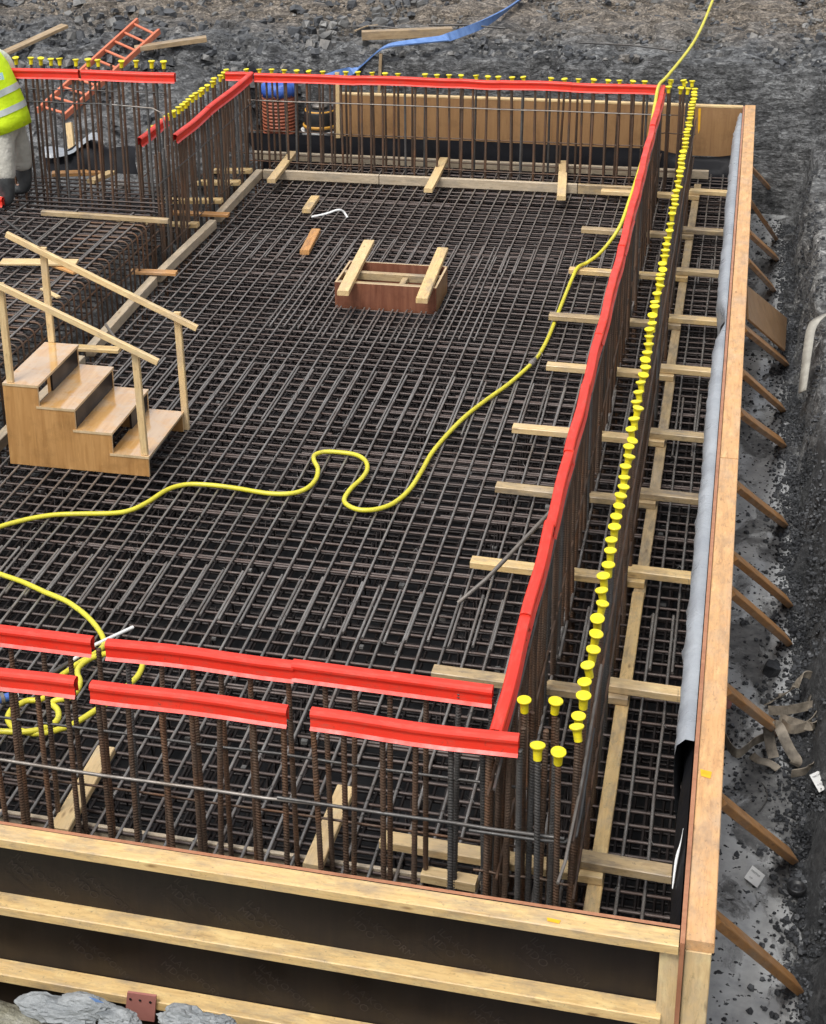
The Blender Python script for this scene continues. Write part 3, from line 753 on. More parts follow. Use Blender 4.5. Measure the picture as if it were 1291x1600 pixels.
def right_form():
    t = thing('side_formwork', 'long timber formwork side with a sawn top plate beside the trench', 'formwork panel', (.06, 12, -.6))
    mb = MB(); mb.box((.0, 5.26, -.62), (.018, 18.19, ZF+.004))
    me = mb.mesh('plywood', [M['mdo'], M['ply_edge']])
    for p in me.polygons:
        if p.normal.z > .5 or p.normal.y < -.5: p.material_index = 1
    place('plywood', me, t)
    beam('top_plate', (.074, 5.29, ZF-.047), (.074, 9.55, ZF-.047), .107, .047, M['pine_orange'] if False else M['pine_top'], t, n=9, bow=.006)
    beam('top_plate', (.074, 9.555, ZF-.045), (.074, 18.25, ZF-.045), .107, .047, M['pine_top'], t, n=9, bow=.006)
    beam('corner_post', (.069, 5.33, -.62), (.069, 5.33, ZF-.05), .095, .10, M['pine_new'], t, (1,0,0), False)
    y = 6.2
    while y < 18.2:
        beam('stud', (.045, y, -.62), (.045, y, ZF-.05), .09, .047, M['brace'], t, (1,0,0), False); y += 1.2
    for z in (.3, -.1): beam('rail_timber', (.045+.045, 5.4, z), (.09, 18.2, z), .045, .09, M['brace'], t)
    mb = MB(); mb.add([(.035,6.33,ZF+.003),(.075,6.32,ZF+.003),(.08,6.37,ZF+.003),(.03,6.38,ZF+.003)], [(0,1,2,3)])
    obj('paint_mark', mb, M['paint_orange'], t)
M['pine_top'] = wood('pine_top', (.72,.42,.19), (.55,.28,.115), (.27,.18,.115), .5)
right_form()
def back_form():
    t = thing('far_formwork', 'brown plywood formwork panel with a pale top edge at the far wall', 'formwork panel', (-2, 18.18, 0))
    for x0, x1, zb in ((-4.36, -2.0, .2), (-1.998, -.82, .19), (-.818, -.004, .16)):
        mb = MB(); mb.box((x0, 18.17, zb), (x1, 18.19, ZF-.02)); obj('plywood', mb, M['ply_brown'], t)
    beam('top_plate', (-4.36, 18.20, ZF-.019), (-.0, 18.20, ZF-.019), .062, .022, M['pine_new'], t)
    for x in (-4.2, -3, -1.8, -.6): beam('stud', (x, 18.235, -.6), (x, 18.235, ZF-.02), .047, .09, M['plank_wet'], t, (0,1,0), False)
    mb = MB(); mb.add([(-.455,18.168,ZF-.03),(-.43,18.168,ZF-.03),(-.425,18.168,.45),(-.44,18.168,.40),(-.447,18.168,.46)], [(0,1,2,3,4)])
    obj('paint_mark', mb, M['paint_orange'], t)
    beam('upright', (-4.39, 18.16, .2), (-4.39, 18.16, .95), .05, .025, M['pine_new'], t, (0,1,0), False)
back_form()

# braces in the trench
br = [((1124,1432),(1243,1540)),((1130,1248),(1236,1338)),((1137,1075),(1213,1138)),((1143,922),(1229,1000)),((1147,867),(1230,940)),((1153,757),(1224,816)),((1158,643),(1222,692)),((1161,580),(1221,637)),((1166,512),(1227,566)),((1172,405),(1207,450)),((1173,362),(1212,402)),((1176,312),(1212,372)),((1178,262),(1208,300))]
for i, (a, b) in enumerate(br):
    p0 = at(*a, z=.50); p1 = at(*b, z=-.60); p0.x = min(p0.x, .115)
    beam('raking_brace', p0, p1, .09 if i < 11 else .06, .04, M['brace'], None, (1, .55, .5), False)
    tag(bpy.context.scene.objects[-1] if False else COL.objects[-1], 'nearest raking brace of the trench side, long and clean' if i == 0 else f'brown raking brace, {nth(i+1)} from the near end of the trench', 'brace', 'raking braces against the side form')
a, b, c, d = [at(*q, z=.5) for q in ((1168,446),(1170,498))]+[at(1227,548,z=-.45), at(1230,497,z=-.45)]
n = (b-a).cross(d-a).normalized()*.018
if n.z > 0: n = -n
mb = MB(); mb.add([a,b,c,d,a+n,b+n,c+n,d+n], [(0,1,2,3),(7,6,5,4),(0,4,5,1),(1,5,6,2),(2,6,7,3),(3,7,4,0)])
tag(obj('plywood_sheet', mb, M['brace_ply'] if 'brace_ply' in M else M['ply_tan2'] if 'ply_tan2' in M else M['ply_brown']), 'square brown plywood sheet leaning on a brace in the trench', 'plywood sheet')

# battens and cross timbers over the right wall
GB = 'battens under the cross timbers'
for i, (y0, y1, l) in enumerate(((5.55, 9.0, 'nearest'), (9.0, 12.35, 'middle'), (12.25, 17.5, 'farthest'))):
    x = -.395 if i != 1 else -.385
    tag(beam('batten', (x, y0, .001), (x+(.0 if i else .005), y1, .001), .07, .044, M['pine_dirty'] if i else M['pine'], n=9), f'{l} length of the narrow batten running beside the capped bars', 'batten', GB)
cy = [6.38, 7.84, 9.09, 10.13, 11.08, 12.27, 13.35, 14.52, 15.7, 16.97]
cx = [-1.40,-1.42,-1.41,-1.41,-1.43,-1.33,-1.44,-1.40,-1.41,-1.34]
for i, (y, x) in enumerate(zip(cy, cx)):
    tag(beam('cross_timber', (x, y+.02, .047), (-.36, y-.01, .047), .09, .045, M[('pine_new','pine_dirty','pine','pine_dirty','pine_new')[i % 5]]),
        f'timber passing under the long red rail, {nth(i+1)} from the near end', 'timber', 'timbers through the right wall')
    tag(beam('spacer_timber', (-.475, y+.03, .094), (-.006, y+.01, .094), .09, .045, M[('pine_dirty','pine_new','pine','pine_dirty')[i % 4]]),
        f'short timber from the batten to the side form, {nth(i+1)} from the near end', 'timber', 'short timbers against the side form')

# kickers
GK = 'kicker boards around the mat'
for i, (y0, y1, l) in enumerate(((7.6, 9.3, 'nearest'), (9.35, 11.75, 'second'), (11.95, 13.65, 'third'), (13.75, 15.35, 'fourth'), (15.55, 17.15, 'farthest'))):
    tag(beam('kicker_board', (-5.03+(.025,-.02,.02,-.015,.01)[i], y0, .001), (-5.03+(-.01,.02,-.02,.02,-.005)[i], y1, .001), .075, .09, M['kicker_grey'], n=7), f'{l} pale kicker board along the left side of the mat', 'kicker board', GK)
for i, (x0, x1, l) in enumerate(((-4.98, -3.7, 'left'), (-3.69, -1.6, 'middle'), (-1.59, -.86, 'right'))):
    tag(beam('kicker_board', (x0, 17.12, .001), (x1, 17.12, .001), .05, .10, M['kicker_grey'] if i < 2 else M['pine_dirty'], n=7), f'{l} pale kicker board across the far end of the mat', 'kicker board', GK)
tag(beam('kicker_board', (-5.3, 17.86, .0), (-.3, 17.86, .0), .05, .09, M['kicker_grey'], n=7), 'pale kicker board behind the far wall bars', 'kicker board', GK)
tag(beam('kicker_board', (-6.0, 6.29, -.09), (-.86, 6.29, -.09), .022, .085, M['kicker_edge'] if 'kicker_edge' in M else M['kicker_grey'], n=9), 'long grey kicker board behind the front starter bars', 'kicker board', GK)
for i, ((x0, y0, x1, y1), l) in enumerate(((at(424,286,z=.102)[:2]+at(458,242,z=.102)[:2], 'left'), (at(669,301,z=.102)[:2]+at(694,252,z=.102)[:2], 'middle'), (at(877,313,z=.102)[:2]+at(880,257,z=.102)[:2], 'right'))):
    tag(beam('timber_block', (x0, y0, .102), (x1, y1, .102), .09, .045, M['pine_new']), f'{l} of three timbers laid over the far kicker board', 'timber', 'timbers over the far kicker')
for (y, x0, x1, z, l) in ((15.45,-5.5,-4.88,.092,'orange timber tie over the far joint of the left kicker boards'),(13.7,-5.28,-4.85,.092,'orange timber tie over the middle joint of the left kicker boards'),(11.85,-5.3,-4.72,.092,'short timber tie with a silver bar end above the steps')):
    tag(beam('timber_tie', (x0, y, z), (x1, y+.03, z), .09, .03, M['pine_orange'] if y > 13 else M['pine']), l, 'timber', 'ties over the left kicker')
for i, y in enumerate((15.1, 15.9, 16.55, 17.0)):
    tag(beam('timber_tie', (-6.0, y, .05), (-5.08, y, .092), .09, .045, M['pine']), f'timber seen through the left wall bars, {nth(i+1)} from the near end', 'timber', 'timbers through the left wall')
tag(beam('timber_tie', at(167,1176,z=.06), at(93,1305,z=.06), .095, .04, M['pine_new']), 'clean timber leaning over the front kicker below the hose coil', 'timber', 'timbers over the front kicker')
tag(beam('timber_tie', at(541,1238,z=.06), at(488,1362,z=.06), .09, .04, M['pine_new']), 'clean timber over the front kicker in the middle of the front bars', 'timber', 'timbers over the front kicker')
tag(beam('timber_block', at(660,1372,z=.0), at(745,1388,z=.0), .07, .05, M['pine_new']), 'short timber offcut on the front kicker under the long timber', 'timber')

# loose timber
def loose(a, b, z, w, h, m, label, z2=None, name='timber_offcut'):
    return tag(beam(name, at(*a, z=z), at(*b, z=z if z2 is None else z2), w, h, M[m]), label, 'timber')
loose((479,333),(493,312),.002,.09,.045,'pine','short timber offcut on the mat beside the white bent pipe')
loose((476,398),(494,364),.002,.09,.045,'pine_orange','orange timber offcut on the mat left of the box')
loose((66,336),(264,349),ZL+.002,.05,.045,'pine_dirty','long muddy batten lying across the raised mat near the worker')
loose((2,411),(121,412),ZL+.03,.13,.02,'pine_new','wide split board on the raised mat behind the handrail')
loose((72,412),(119,428),ZL+.002,.06,.02,'pine_orange','thin reddish slat under the split board')
loose((66,452),(92,466),ZL+.002,.04,.015,'pine_new','small splinter of wood on the raised mat beside the handrail post')
loose((82,275),(162,272),ZL+.002,.1,.04,'pine_orange','plank lying behind the tall bars at the edge of the raised mat')
loose((142,287),(197,263),ZL+.002,.09,.04,'pine_new','short plank angled behind the tall bars')
def bankbeam(a, b, w, h, m, label, name='plank', dz=.09):
    p, q = onbank(*a), onbank(*b); p.z += dz; q.z += dz
    return tag(beam(name, p, q, w, h, M[m], n=4), label, 'plank')
bankbeam((-4,103),(103,54),.14,.04,'plank_wet','long brown plank on the bank above the worker')
bankbeam((212,92),(324,76),.13,.06,'plank_wet','thick plank lying on the bank by the ladder top')
bankbeam((566,74),(706,68),.11,.10,'plank_wet','thick timber on the bank beside the blue hose')
for a, b, l in (((596,96),(592,140),'pale wooden stake standing by the blue hose'),):
    p = onbank(*b); tag(beam('stake', p+Vector((0,0,-.1)), p+Vector((.03,0,.42)), .035, .03, M['plank_wet'], None, (0,1,0), False), l, 'stake')
for i, (a, b) in enumerate((((545,57),(640,62)),((555,64),(590,55)),((670,55),(790,60)),((905,83),(1065,97)))):
    p, q = onbank(*a), onbank(*b)
    mb = MB(); mb.tube([p+Vector((0,0,.12)), (p+q)/2+Vector((0,0,.14)), q+Vector((0,0,.12))], .011, 5)
    tag(obj('loose_bar', mb, M['bar_grey'] if i != 1 else M['plank_wet'], smooth=True), ('thin dark rod lying on the bank by the thick timber','pale stick lying on the bank left of the thick timber','thin dark rod on the bank beyond the blue hose','long dark rod on the bank left of the yellow hose')[i], 'rod')
mb = MB(); mb.tube([at(716,942,z=.012), at(760,905,z=.15), at(860,800,z=.62)], .013, 7)
tag(obj('loose_bar', mb, M['bar_light'], smooth=True), 'loose bar leaning from the mat up to the long red rail', 'rod')
mb = MB(); mb.tube([at(-20,322,z=ZL+.03), at(55,380,z=ZL+.05), at(60,384,z=ZL+.05)], .012, 7)
tag(obj('loose_bar', mb, M['bar_grey'], smooth=True), 'dark bar lying slantwise on the raised mat at the left edge', 'rod')

# ------------------------------------------------------------------ box-out
def boxout():
    x0, x1, y0, y1 = BOX[0], BOX[1]-.005, BOX[2], BOX[3]-.01
    t = thing('box_out', 'reddish plywood box set into the mat with two timbers across it', 'box-out', (-2.87, 13.8, 0))
    zt = .205
    for nm, a, b in (('front_panel', (x0, y0, -.035), (x1, y0+.018, zt)), ('back_panel', (x0, y1-.018, -.035), (x1, y1, zt)), ('side_panel', (x0, y0+.02, -.035), (x0+.018, y1-.02, zt-.002)), ('side_panel', (x1-.018, y0+.02, -.035), (x1, y1-.02, zt-.002))):
        mb = MB(); mb.box(a, b); me = mb.mesh(nm, [M['ply_red'], M['ply_edge_pale'], M['ply_brown']])
        for p in me.polygons:
            if p.normal.z > .5: p.material_index = 1
            if nm == 'side_panel' and p.normal.x > .5: p.material_index = 2
        place(nm, me, t)
    for y in (y0+.05, y0+.32): beam('inner_batten', (x0+.02, y, zt-.075), (x1-.02, y, zt-.075), .05, .07, M['pine_dirty'], t)
    beam('inner_batten', (-2.75, y0+.08, zt-.085), (-2.75, y0+.29, zt-.085), .05, .06, M['pine_dirty'], t)
    beam('top_timber', at(536,462,z=zt+.002), at(577,382,z=zt+.002), .10, .045, M['pine_new'], t)
    beam('top_timber', at(659,474,z=zt+.002), at(692,394,z=zt+.002), .10, .045, M['pine'], t)
    mb = MB(); mb.box((x0+.02, y0+.02, -.22), (x1-.02, y1-.02, -.2)); obj('floor_panel', mb, M['black'], t)
boxout()

# ------------------------------------------------------------------ steps
def steps():
    t = thing('timber_steps', 'plywood site steps with four wet treads and timber handrails', 'steps', (-4.3, 10.3, 0))
    rise, going, xr = .157, .262, -3.80
    yn, yf = 9.95, 10.72
    pts = [(xr, 0)]
    for i in range(4):
        pts += [(xr-i*going, (i+1)*rise), (xr-(i+1)*going, (i+1)*rise)]
    pts += [(xr-4*going, 0)]
    prof = [(xr, .002), (xr, rise-.02)]
    for i in range(1, 4): prof += [(xr-i*going, i*rise-.02), (xr-i*going, (i+1)*rise-.02)]
    prof += [(xr-4*going, 4*rise-.02), (xr-4*going, .002)]
    for y, nm in ((yn, 'side_panel'), (yf-.018, 'side_panel')):
        k = len(prof); mb = MB()
        vs = [(x, y, z) for x, z in prof]+[(x, y+.018, z) for x, z in prof]
        mb.add(vs, [tuple(range(k)), tuple(range(2*k-1, k-1, -1))]+[(i, i+k, (i+1) % k+k, (i+1) % k) for i in range(k)])
        me = mb.mesh(nm, [M['ply_tan'], M['ply_edge_pale']])
        for p in me.polygons:
            if abs(p.normal.y) < .5: p.material_index = 1
        place(nm, me, t)
    for i in range(4):
        z = (i+1)*rise; xa = xr-(i+1)*going; xb = xr-i*going
        mb = MB(); mb.box((xa-(.02 if i < 3 else 0), yn-.004, z-.018), (xb+.006, yf+.004, z))
        me = mb.mesh('tread', [M['tread'], M['ply_edge_pale']])
        for p in me.polygons:
            if p.normal.z < .5: p.material_index = 1
        place('tread', me, t)
        if i < 3:
            mb = MB(); mb.box((xa-.019, yf-(.36,.735,.5)[i], z+.002), (xa-.003, yf-.02, z+rise-.02)); obj('riser', mb, M['mdo'], t)
    for y, far in ((yn+.03, 0), (yf+.02, 1)):
        dy = .015
        # lower post, upper post and handrail
        lx = xr-.035 if not far else xr+.012
        beam('handrail_post', (lx, y, .16 if not far else .01), (lx-.02, y, .93), .034, .05, M['pine_new'], t, (1,0,0), False)
        beam('handrail_post', (xr-4*going+.05, y, .63), (xr-4*going+.045, y, 1.36), .034, .05, M['pine_new'], t, (1,0,0), False)
    a, b = at(0, 447, Y=9.93), at(247, 566, Y=9.93); d = b-a
    beam('handrail', a-d*.05, b, .033, .045, M['pine_new'], t, (.5,0,1), False)
    a, b = at(10, 366, Y=10.70), at(308, 513, Y=10.70)
    beam('handrail', a, b, .033, .045, M['pine_new'], t, (.5,0,1), False)
steps()

# ------------------------------------------------------------------ hoses and pipes
def hose(name, label, cat, pts, r, m, per=6):
    mb = MB(); mb.tube(smooth_path(pts, per), r, 10); return tag(obj(name, mb, M[m], smooth=True), label, cat)
z0 = .018
main = [onbank(1130,-23)+Vector((0,0,.13)), onbank(1117,6)+Vector((0,0,.13)), onbank(1098,54)+Vector((0,0,.13)), onbank(1078,92)+Vector((0,0,.13))]
main += [at(1043,119,z=1.14), at(1030,133,z=1.135), at(1024,160,z=1.10)]
seg = [(1014,215),(1000,262),(984,312),(967,357),(940,393)]
for i, q in enumerate(seg): main.append(at(*q, z=1.0-.17*i-.02*i))
main += [at(918,410,z=.13), at(903,418,z=.115), at(893,438,z=.05)]
for q in ((884,460),(872,490),(858,525),(845,550),(828,571),(795,600),(760,625),(728,650),(700,678),(675,708),(658,738),(640,765),(617,785),(592,795),(565,797),(546,791),(538,781),(548,764),(566,747),(574,733),(571,720),(557,711),(533,707),(508,706),(492,711),(491,720),(497,733),(493,750),(478,764),(455,771),(420,771),(370,763),(330,758),(292,757),(262,765),(232,784),(205,797),(175,802),(120,803),(80,805),(40,812),(0,823),(-60,845)):
    main.append(at(*q, z=z0))
YH = hose('yellow_hose', 'long yellow hose snaking from the bank over the far rail and across the mat', 'hose', main, .0165, 'hose')
p = at(828,571,z=z0); q = at(836,562,z=z0); hj = MB(); hj.tube([p, p.lerp(q,.25), p.lerp(q,.3), p.lerp(q,.7), p.lerp(q,.75), q], [.021,.021,.026,.026,.021,.021], 10); hj.tube([q+Vector((.0,0,.02)), q+Vector((.03,.05,.06)), q+Vector((.06,.02,.03))], .003, 5)
obj('hose_joint', hj, M['bar_light'], YH, True)
c2 = [at(-60,875,z=z0), at(0,897,z=z0), at(35,909,z=z0), at(70,925,z=z0), at(105,940,z=z0), at(135,962,z=z0), at(155,985,z=z0), at(163,1003,z=z0), at(158,1014,z=z0+.01)]
zz = lambda x, y: (x/4.965, 960+y/4.965)
cc = [(690,335),(600,385),(540,430),(470,480),(400,560),(375,625),(300,665),(220,668),(165,690),(95,735),(60,800),(85,860),(140,895),(270,925),(390,910),(470,888),(540,865),(640,810),(740,745),(830,690),(920,620),(1000,545),(1060,490),(1095,430),(1105,370),(1060,320),(960,290),(820,305),(720,335),(650,375),(605,425),(605,470),(622,520),(600,590),(530,650),(450,662),(400,690),(445,735),(455,790),(430,835),(350,880),(250,905),(150,912),(20,908),(-80,900)]
for i, q in enumerate(cc): c2.append(at(*zz(*q), z=z0+.02+.0006*i+(.02 if 25 < i < 36 else 0)))
hose('yellow_hose', 'yellow hose end coiled in loops behind the front bars at the left', 'hose', c2, .0165, 'hose', 4)
mb = MB(); mb.tube([at(208,980,z=.03), at(150,1007,z=.035), at(107,1036,z=.04)], .011, 8); mb.tube([at(107,1036,z=.04), at(75,1056,z=.04)], .014, 8, mi=1)
tag(obj('white_pipe', mb, [M['white'], M['bar_grey']], smooth=True), 'thin white pipe with a dark end lying by the yellow hose coil', 'pipe')
mb = MB(); mb.tube(smooth_path([at(487,339,z=.03), at(510,334,z=.05), at(528,328,z=.08), at(537,331,z=.05), at(543,340,z=.0)], 4), .012, 8)
tag(obj('white_pipe', mb, M['white'], smooth=True), 'short white bent pipe poking up from the mat near the far end', 'pipe')
mb = MB(); mb.tube([at(165,507,z=.14), at(180,528,z=.1)], .012, 8)
tag(obj('bar_end', mb, M['bar_light'], smooth=True), 'silver bar end on the tie above the steps', 'rod')
a, b = at(-12,1096,z=.06), at(24,1086,z=.06)
mb = MB(); mb.tube([a, b], .024, 12); mb.tube([a+(b-a)*.35, a+(b-a)*.5], .034, 12, mi=1); mb.tube([a+(b-a)*.8, a+(b-a)*.95], .032, 12, mi=1); mb.tube([b, b+(b-a)*.12], .018, 10, mi=2)
tag(obj('hose_coupling', mb, [M['blue_bag'], M['bar_light'], M['white']], smooth=True), 'blue hose coupling with metal clamps at the left edge by the coil', 'hose coupling')
def ribbon(mb, pts, w, wdir, th=.006, mi=0, per=6, tw=None):
    P = smooth_path(pts, per); k = len(P); rings = []
    for i in range(k):
        t = (P[min(i+1,k-1)]-P[max(i-1,0)]).normalized()
        wd = Vector(wdir) if tw is None else Vector(wdir)*math.cos(tw[0]+(tw[1]-tw[0])*i/k)+Vector((0,0,1))*math.sin(tw[0]+(tw[1]-tw[0])*i/k)
        wd = (wd-t*wd.dot(t)).normalized(); n = t.cross(wd)
        rings.append([P[i]-wd*w/2-n*th/2, P[i]+wd*w/2-n*th/2, P[i]+wd*w/2+n*th/2, P[i]-wd*w/2+n*th/2])
    mb.loft(rings, mi)
mb = MB()
bp = [onbank(*q)+Vector((0,-.03,.15)) for q in ((850,-18),(832,2),(805,24),(780,42),(752,58),(722,70),(706,76),(690,80),(640,86),(600,94))]+[at(560,106,Y=18.9), at(528,116,Y=18.6), at(505,124,Y=18.4)]
ribbon(mb, bp, .10, (.35, 1, .25), .016)
tag(obj('blue_layflat_hose', mb, M['blue_hose'], smooth=False), 'flat blue hose curving down the bank to the far wall', 'hose')

# ------------------------------------------------------------------ ladder
def ladder():
    b0, t0 = onbank(60,181), onbank(216,50); b1, t1 = onbank(100,192), onbank(250,67)
    for q in (b0, b1): q.z += .06
    for q in (t0, t1): q.z += .14
    t = thing('ladder', 'orange ladder lying up the rocky bank behind the tall bars', 'ladder', b0)
    for a, b in ((b0, t0), (b1, t1)): beam('stile', a, b, .035, .07, M['ladder'], t, (0,0,1), False, 3, 0)
    for i in range(10):
        f = .04+.92*i/9; bar('rung', [b0.lerp(t0, f), b1.lerp(t1, f)], .017, M['ladder'], t, 8)
ladder()
p = at(108,192,Y=16.1)
tag(beam('stake', (p.x, p.y, p.z), at(112,232,Y=16.0), .07, .045, M['pine_new'], None, (0,1,0), False), 'short timber prop under the foot of the ladder', 'stake')

# ------------------------------------------------------------------ sheets
def side_sheet():
    rows = []
    n = 320
    for i in range(n+1):
        y = 6.62+(18.0-6.62)*i/n
        w = .085+.012*mn.noise(Vector((y*1.1, 0, 0)))
        pin = math.exp(-((y-12.05)/.32)**2); w = w*(1-.85*pin)
        w *= .55+.45*min(1, (18.0-y)/.9)
        j = .012*mn.noise(Vector((y*5, 3, 0)))+.007*mn.noise(Vector((y*15, 8, 0)))
        top = ZF-.025-.02*pin
        prof = [(-.004, top), (-w*.5, top+.004), (-w*.92+j, top-.035), (-w-j, top-.09), (-w*.97+j, top-.2), (-w*.8, top-.36), (-w*.6, top-.5)]
        rows.append([Vector((x, y+.01*mn.noise(Vector((y*3, z*5, 1))), z)) for x, z in prof])
    rows = rows[:1]+rows[1:]
    mb = MB(); mb.grid(rows)
    o = tag(obj('membrane_sheet', mb, M['silver'], smooth=True), 'silver-grey membrane sheet folded over inside the side form', 'membrane')
    for y, z, s in ((6.95, .60, 'PREPRUFE 300R'), (8.1, .60, 'PREPRUFE'), (9.4, .60, '300R')):
        cu = text_mesh('printed_mark', s, .03, M['mark_dark'])
        q = place('printed_mark', cu, o, (-.093, y, .59), (0, 0, 0))
        q.rotation_euler = Matrix(((0, .25, -.97), (1, 0, 0), (0, .97, .25))).to_euler()
    rows = []
    for i in range(101):
        y = 5.42+i*.125
        w = .03+.03*(.5+.5*mn.noise(Vector((y*2.3, 9, 0))))
        rows.append([Vector((-.006, y, .62)), Vector((-w, y, .50)), Vector((-w*1.1, y, .2)), Vector((-w*.7, y, -.2)), Vector((-.03, y, -.6))])
    mb = MB(); mb.grid(rows)
    o = tag(obj('black_membrane', mb, M['black_sheet'], smooth=True), 'black lining sheet hanging below the silver membrane inside the side form', 'membrane')
    mb = MB(); mb.tube(smooth_path([(-.022,6.1,.60),(-.028,6.0,.6),(-.04,5.93,.56),(-.046,5.80,.52)], 4), [.001,.001,.0015,.002,.003,.004,.006,.007,.007,.006,.005,.004,.002], 6)
    obj('white_edge', mb, M['white'], o, True)
side_sheet()
rows = []
for i in range(60):
    x = -5.5+i*5.46/59
    zt = .22+.03*mn.noise(Vector((x*.9, 1, 1)))
    if x > -.9: zt = .2+.05*math.sin(x*4)
    rows.append([Vector((x, 18.16-.0, zt)), Vector((x, 18.15+.01*mn.noise(Vector((x*2, 0, 5))), zt-.08)), Vector((x, 18.14+.015*mn.noise(Vector((x*3, 2, 5))), .1)), Vector((x, 18.13, -.1)), Vector((x, 18.12, -.55))])
mb = MB(); mb.grid(rows); tag(obj('black_membrane', mb, M['black_sheet'], smooth=True), 'black sheet hanging under the brown far panel', 'membrane')
rows = []
tops = [(70,246),(85,244),(100,238),(118,226),(135,217),(150,224),(165,233),(182,230),(200,228),(212,232)]
for k, q in enumerate(tops):
    a = at(*q, Y=15.55); b = at(q[0]+4, 264+.04*q[0], Y=15.35)
    c = a.lerp(b, .5)+Vector((0, .10*math.sin(k*1.1), 0))
    rows.append([a+Vector((0,.12,-.03)), a, c, b])
mb = MB(); mb.grid(rows); bs = tag(obj('black_membrane', mb, M['black_sheet'], smooth=True), 'crumpled black sheet with a white fold behind the tall bars', 'membrane')
mb = MB(); rows = []
for k, (q, h) in enumerate((((66,232),14),((76,232),15),((86,233),13),((96,235),9),((106,237),4),((113,234),4),((121,226),5),((130,217),7),((139,210),8),((147,210),9),((153,216),4))):
    a = at(*q, Y=15.52); b = at(q[0]+3, q[1]+h, Y=15.44)
    rows.append([a+Vector((0,.08,0)), a, (a+b)/2+Vector((0,-.02*(k % 2),0)), b])
mb.grid(rows); obj('white_fold', mb, M['silver'], bs, True)

# ------------------------------------------------------------------ pipe and drum behind the far wall
t = thing('drainage_pipe', 'ribbed orange upright pipe with a blue bag on top behind the far bars', 'pipe', (-5.2, 18.62, .1))
prof = []
z = .1
while z < .62:
    prof += [(.185, z), (.185, z+.012), (.2, z+.016), (.2, z+.034)]; z += .04
mb = MB(); mb.lathe(prof, 28, (-5.2, 18.62, 0)); obj('pipe_wall', mb, M['orange_pipe'], t, True)
mb = MB(); mb.lathe([(.19,-.5),(.195,.1)], 24, (-5.2, 18.62, 0)); obj('pipe_base', mb, M['black_sheet'], t, True)
rings = []
for r, z in ((.205, .56), (.212, .62), (.2, .68), (.15, .72), (.02, .735)):
    rings.append([(-5.2+r*(1+.06*math.sin(j*2.3+z*30))*math.cos(j*.2618), 18.62+r*(1+.05*math.sin(j*3.1))*math.sin(j*.2618), z+.012*math.sin(j*1.9)) for j in range(24)])
mb = MB(); mb.loft(rings); obj('bag', mb, M['blue_bag'], t, True)
t = thing('drum', 'dark round drum with amber rings in a white tub behind the far bars', 'drum', (-4.66, 18.45, .1))
c = (-4.67, 18.45, 0)
mb = MB(); mb.lathe([(.19,.05),(.215,.2),(.225,.22),(.215,.22),(.17,.12)], 24, c); obj('tub', mb, M['white'], t, True)
mb = MB(); mb.lathe([(.17,.1),(.185,.2),(.185,.42),(.16,.46),(.12,.46)], 24, c); obj('drum_body', mb, M['black'], t, True)
for z, r in ((.27, .19), (.44, .165)):
    mb = MB(); mb.lathe([(r-.02, z-.02), (r+.008, z-.02), (r+.01, z+.012), (r-.02, z+.012)], 24, c); obj('drum_ring', mb, M['amber'], t, True)
mb = MB(); mb.lathe([(.03,.46),(.09,.47),(.09,.5),(.02,.51)], 16, c); obj('drum_top', mb, M['bar_light'], t, True)

# ------------------------------------------------------------------ trench things
mb = MB()
def zq(x, y, z): return at(1120+x/7.275, 1000+y/7.275, z=z)
zs = -.58
ribbon(mb, [zq(570,730,zs), zq(700,650,zs), zq(800,600,zs+.05), zq(900,520,zs+.12), zq(960,410,zs+.15), zq(1040,390,zs+.15), zq(1095,440,zs+.12), zq(1085,560,zs+.08), zq(1040,700,zs+.05), zq(1020,760,zs+.02)], .05, (1,.2,.3), .006, tw=(.3, 1.3))
ribbon(mb, [zq(590,800,zs), zq(760,800,zs+.03), zq(900,780,zs+.04), zq(1040,750,zs+.05), zq(1140,740,zs+.07), zq(1160,790,zs+.08), zq(1080,930,zs+.05), zq(960,1000,zs+.03), zq(840,1010,zs+.03), zq(740,940,zs+.02)], .055, (.2,.5,1), .006, tw=(.5, .9))
ribbon(mb, [zq(720,880,zs), zq(900,940,zs+.03), zq(1080,980,zs+.05), zq(1170,900,zs+.08), zq(1150,1080,zs+.06), zq(1180,1150,zs+.03), zq(1110,1230,zs+.03), zq(1120,1380,zs+.04), zq(1030,1480,zs), zq(850,1520,zs)], .05, (.6,.3,1), .006, tw=(0, 1.2))
ribbon(mb, [zq(650,1340,zs), zq(610,1180,zs+.05), zq(590,1010,zs+.12), zq(640,960,zs+.17), zq(710,990,zs+.16), zq(770,1120,zs+.12), zq(840,1260,zs+.07), zq(910,1370,zs+.03), zq(880,1420,zs)], .06, (1,.1,.1), .006, tw=(.1, .2))
ribbon(mb, [zq(90,1100,zs), zq(160,1230,zs+.02), zq(240,1290,zs+.03), zq(330,1240,zs+.03), zq(420,1160,zs+.02), zq(540,1100,zs+.01)], .05, (.2,.5,1), .006, tw=(.3, .9))
ribbon(mb, [zq(400,1310,zs), zq(480,1370,zs+.02), zq(600,1400,zs+.01), zq(700,1470,zs)], .045, (.3,1,.3), .006)
tag(obj('lifting_strap', mb, M['strap'], smooth=False), 'tangled beige webbing strap heaped round a brace foot in the trench', 'strap')
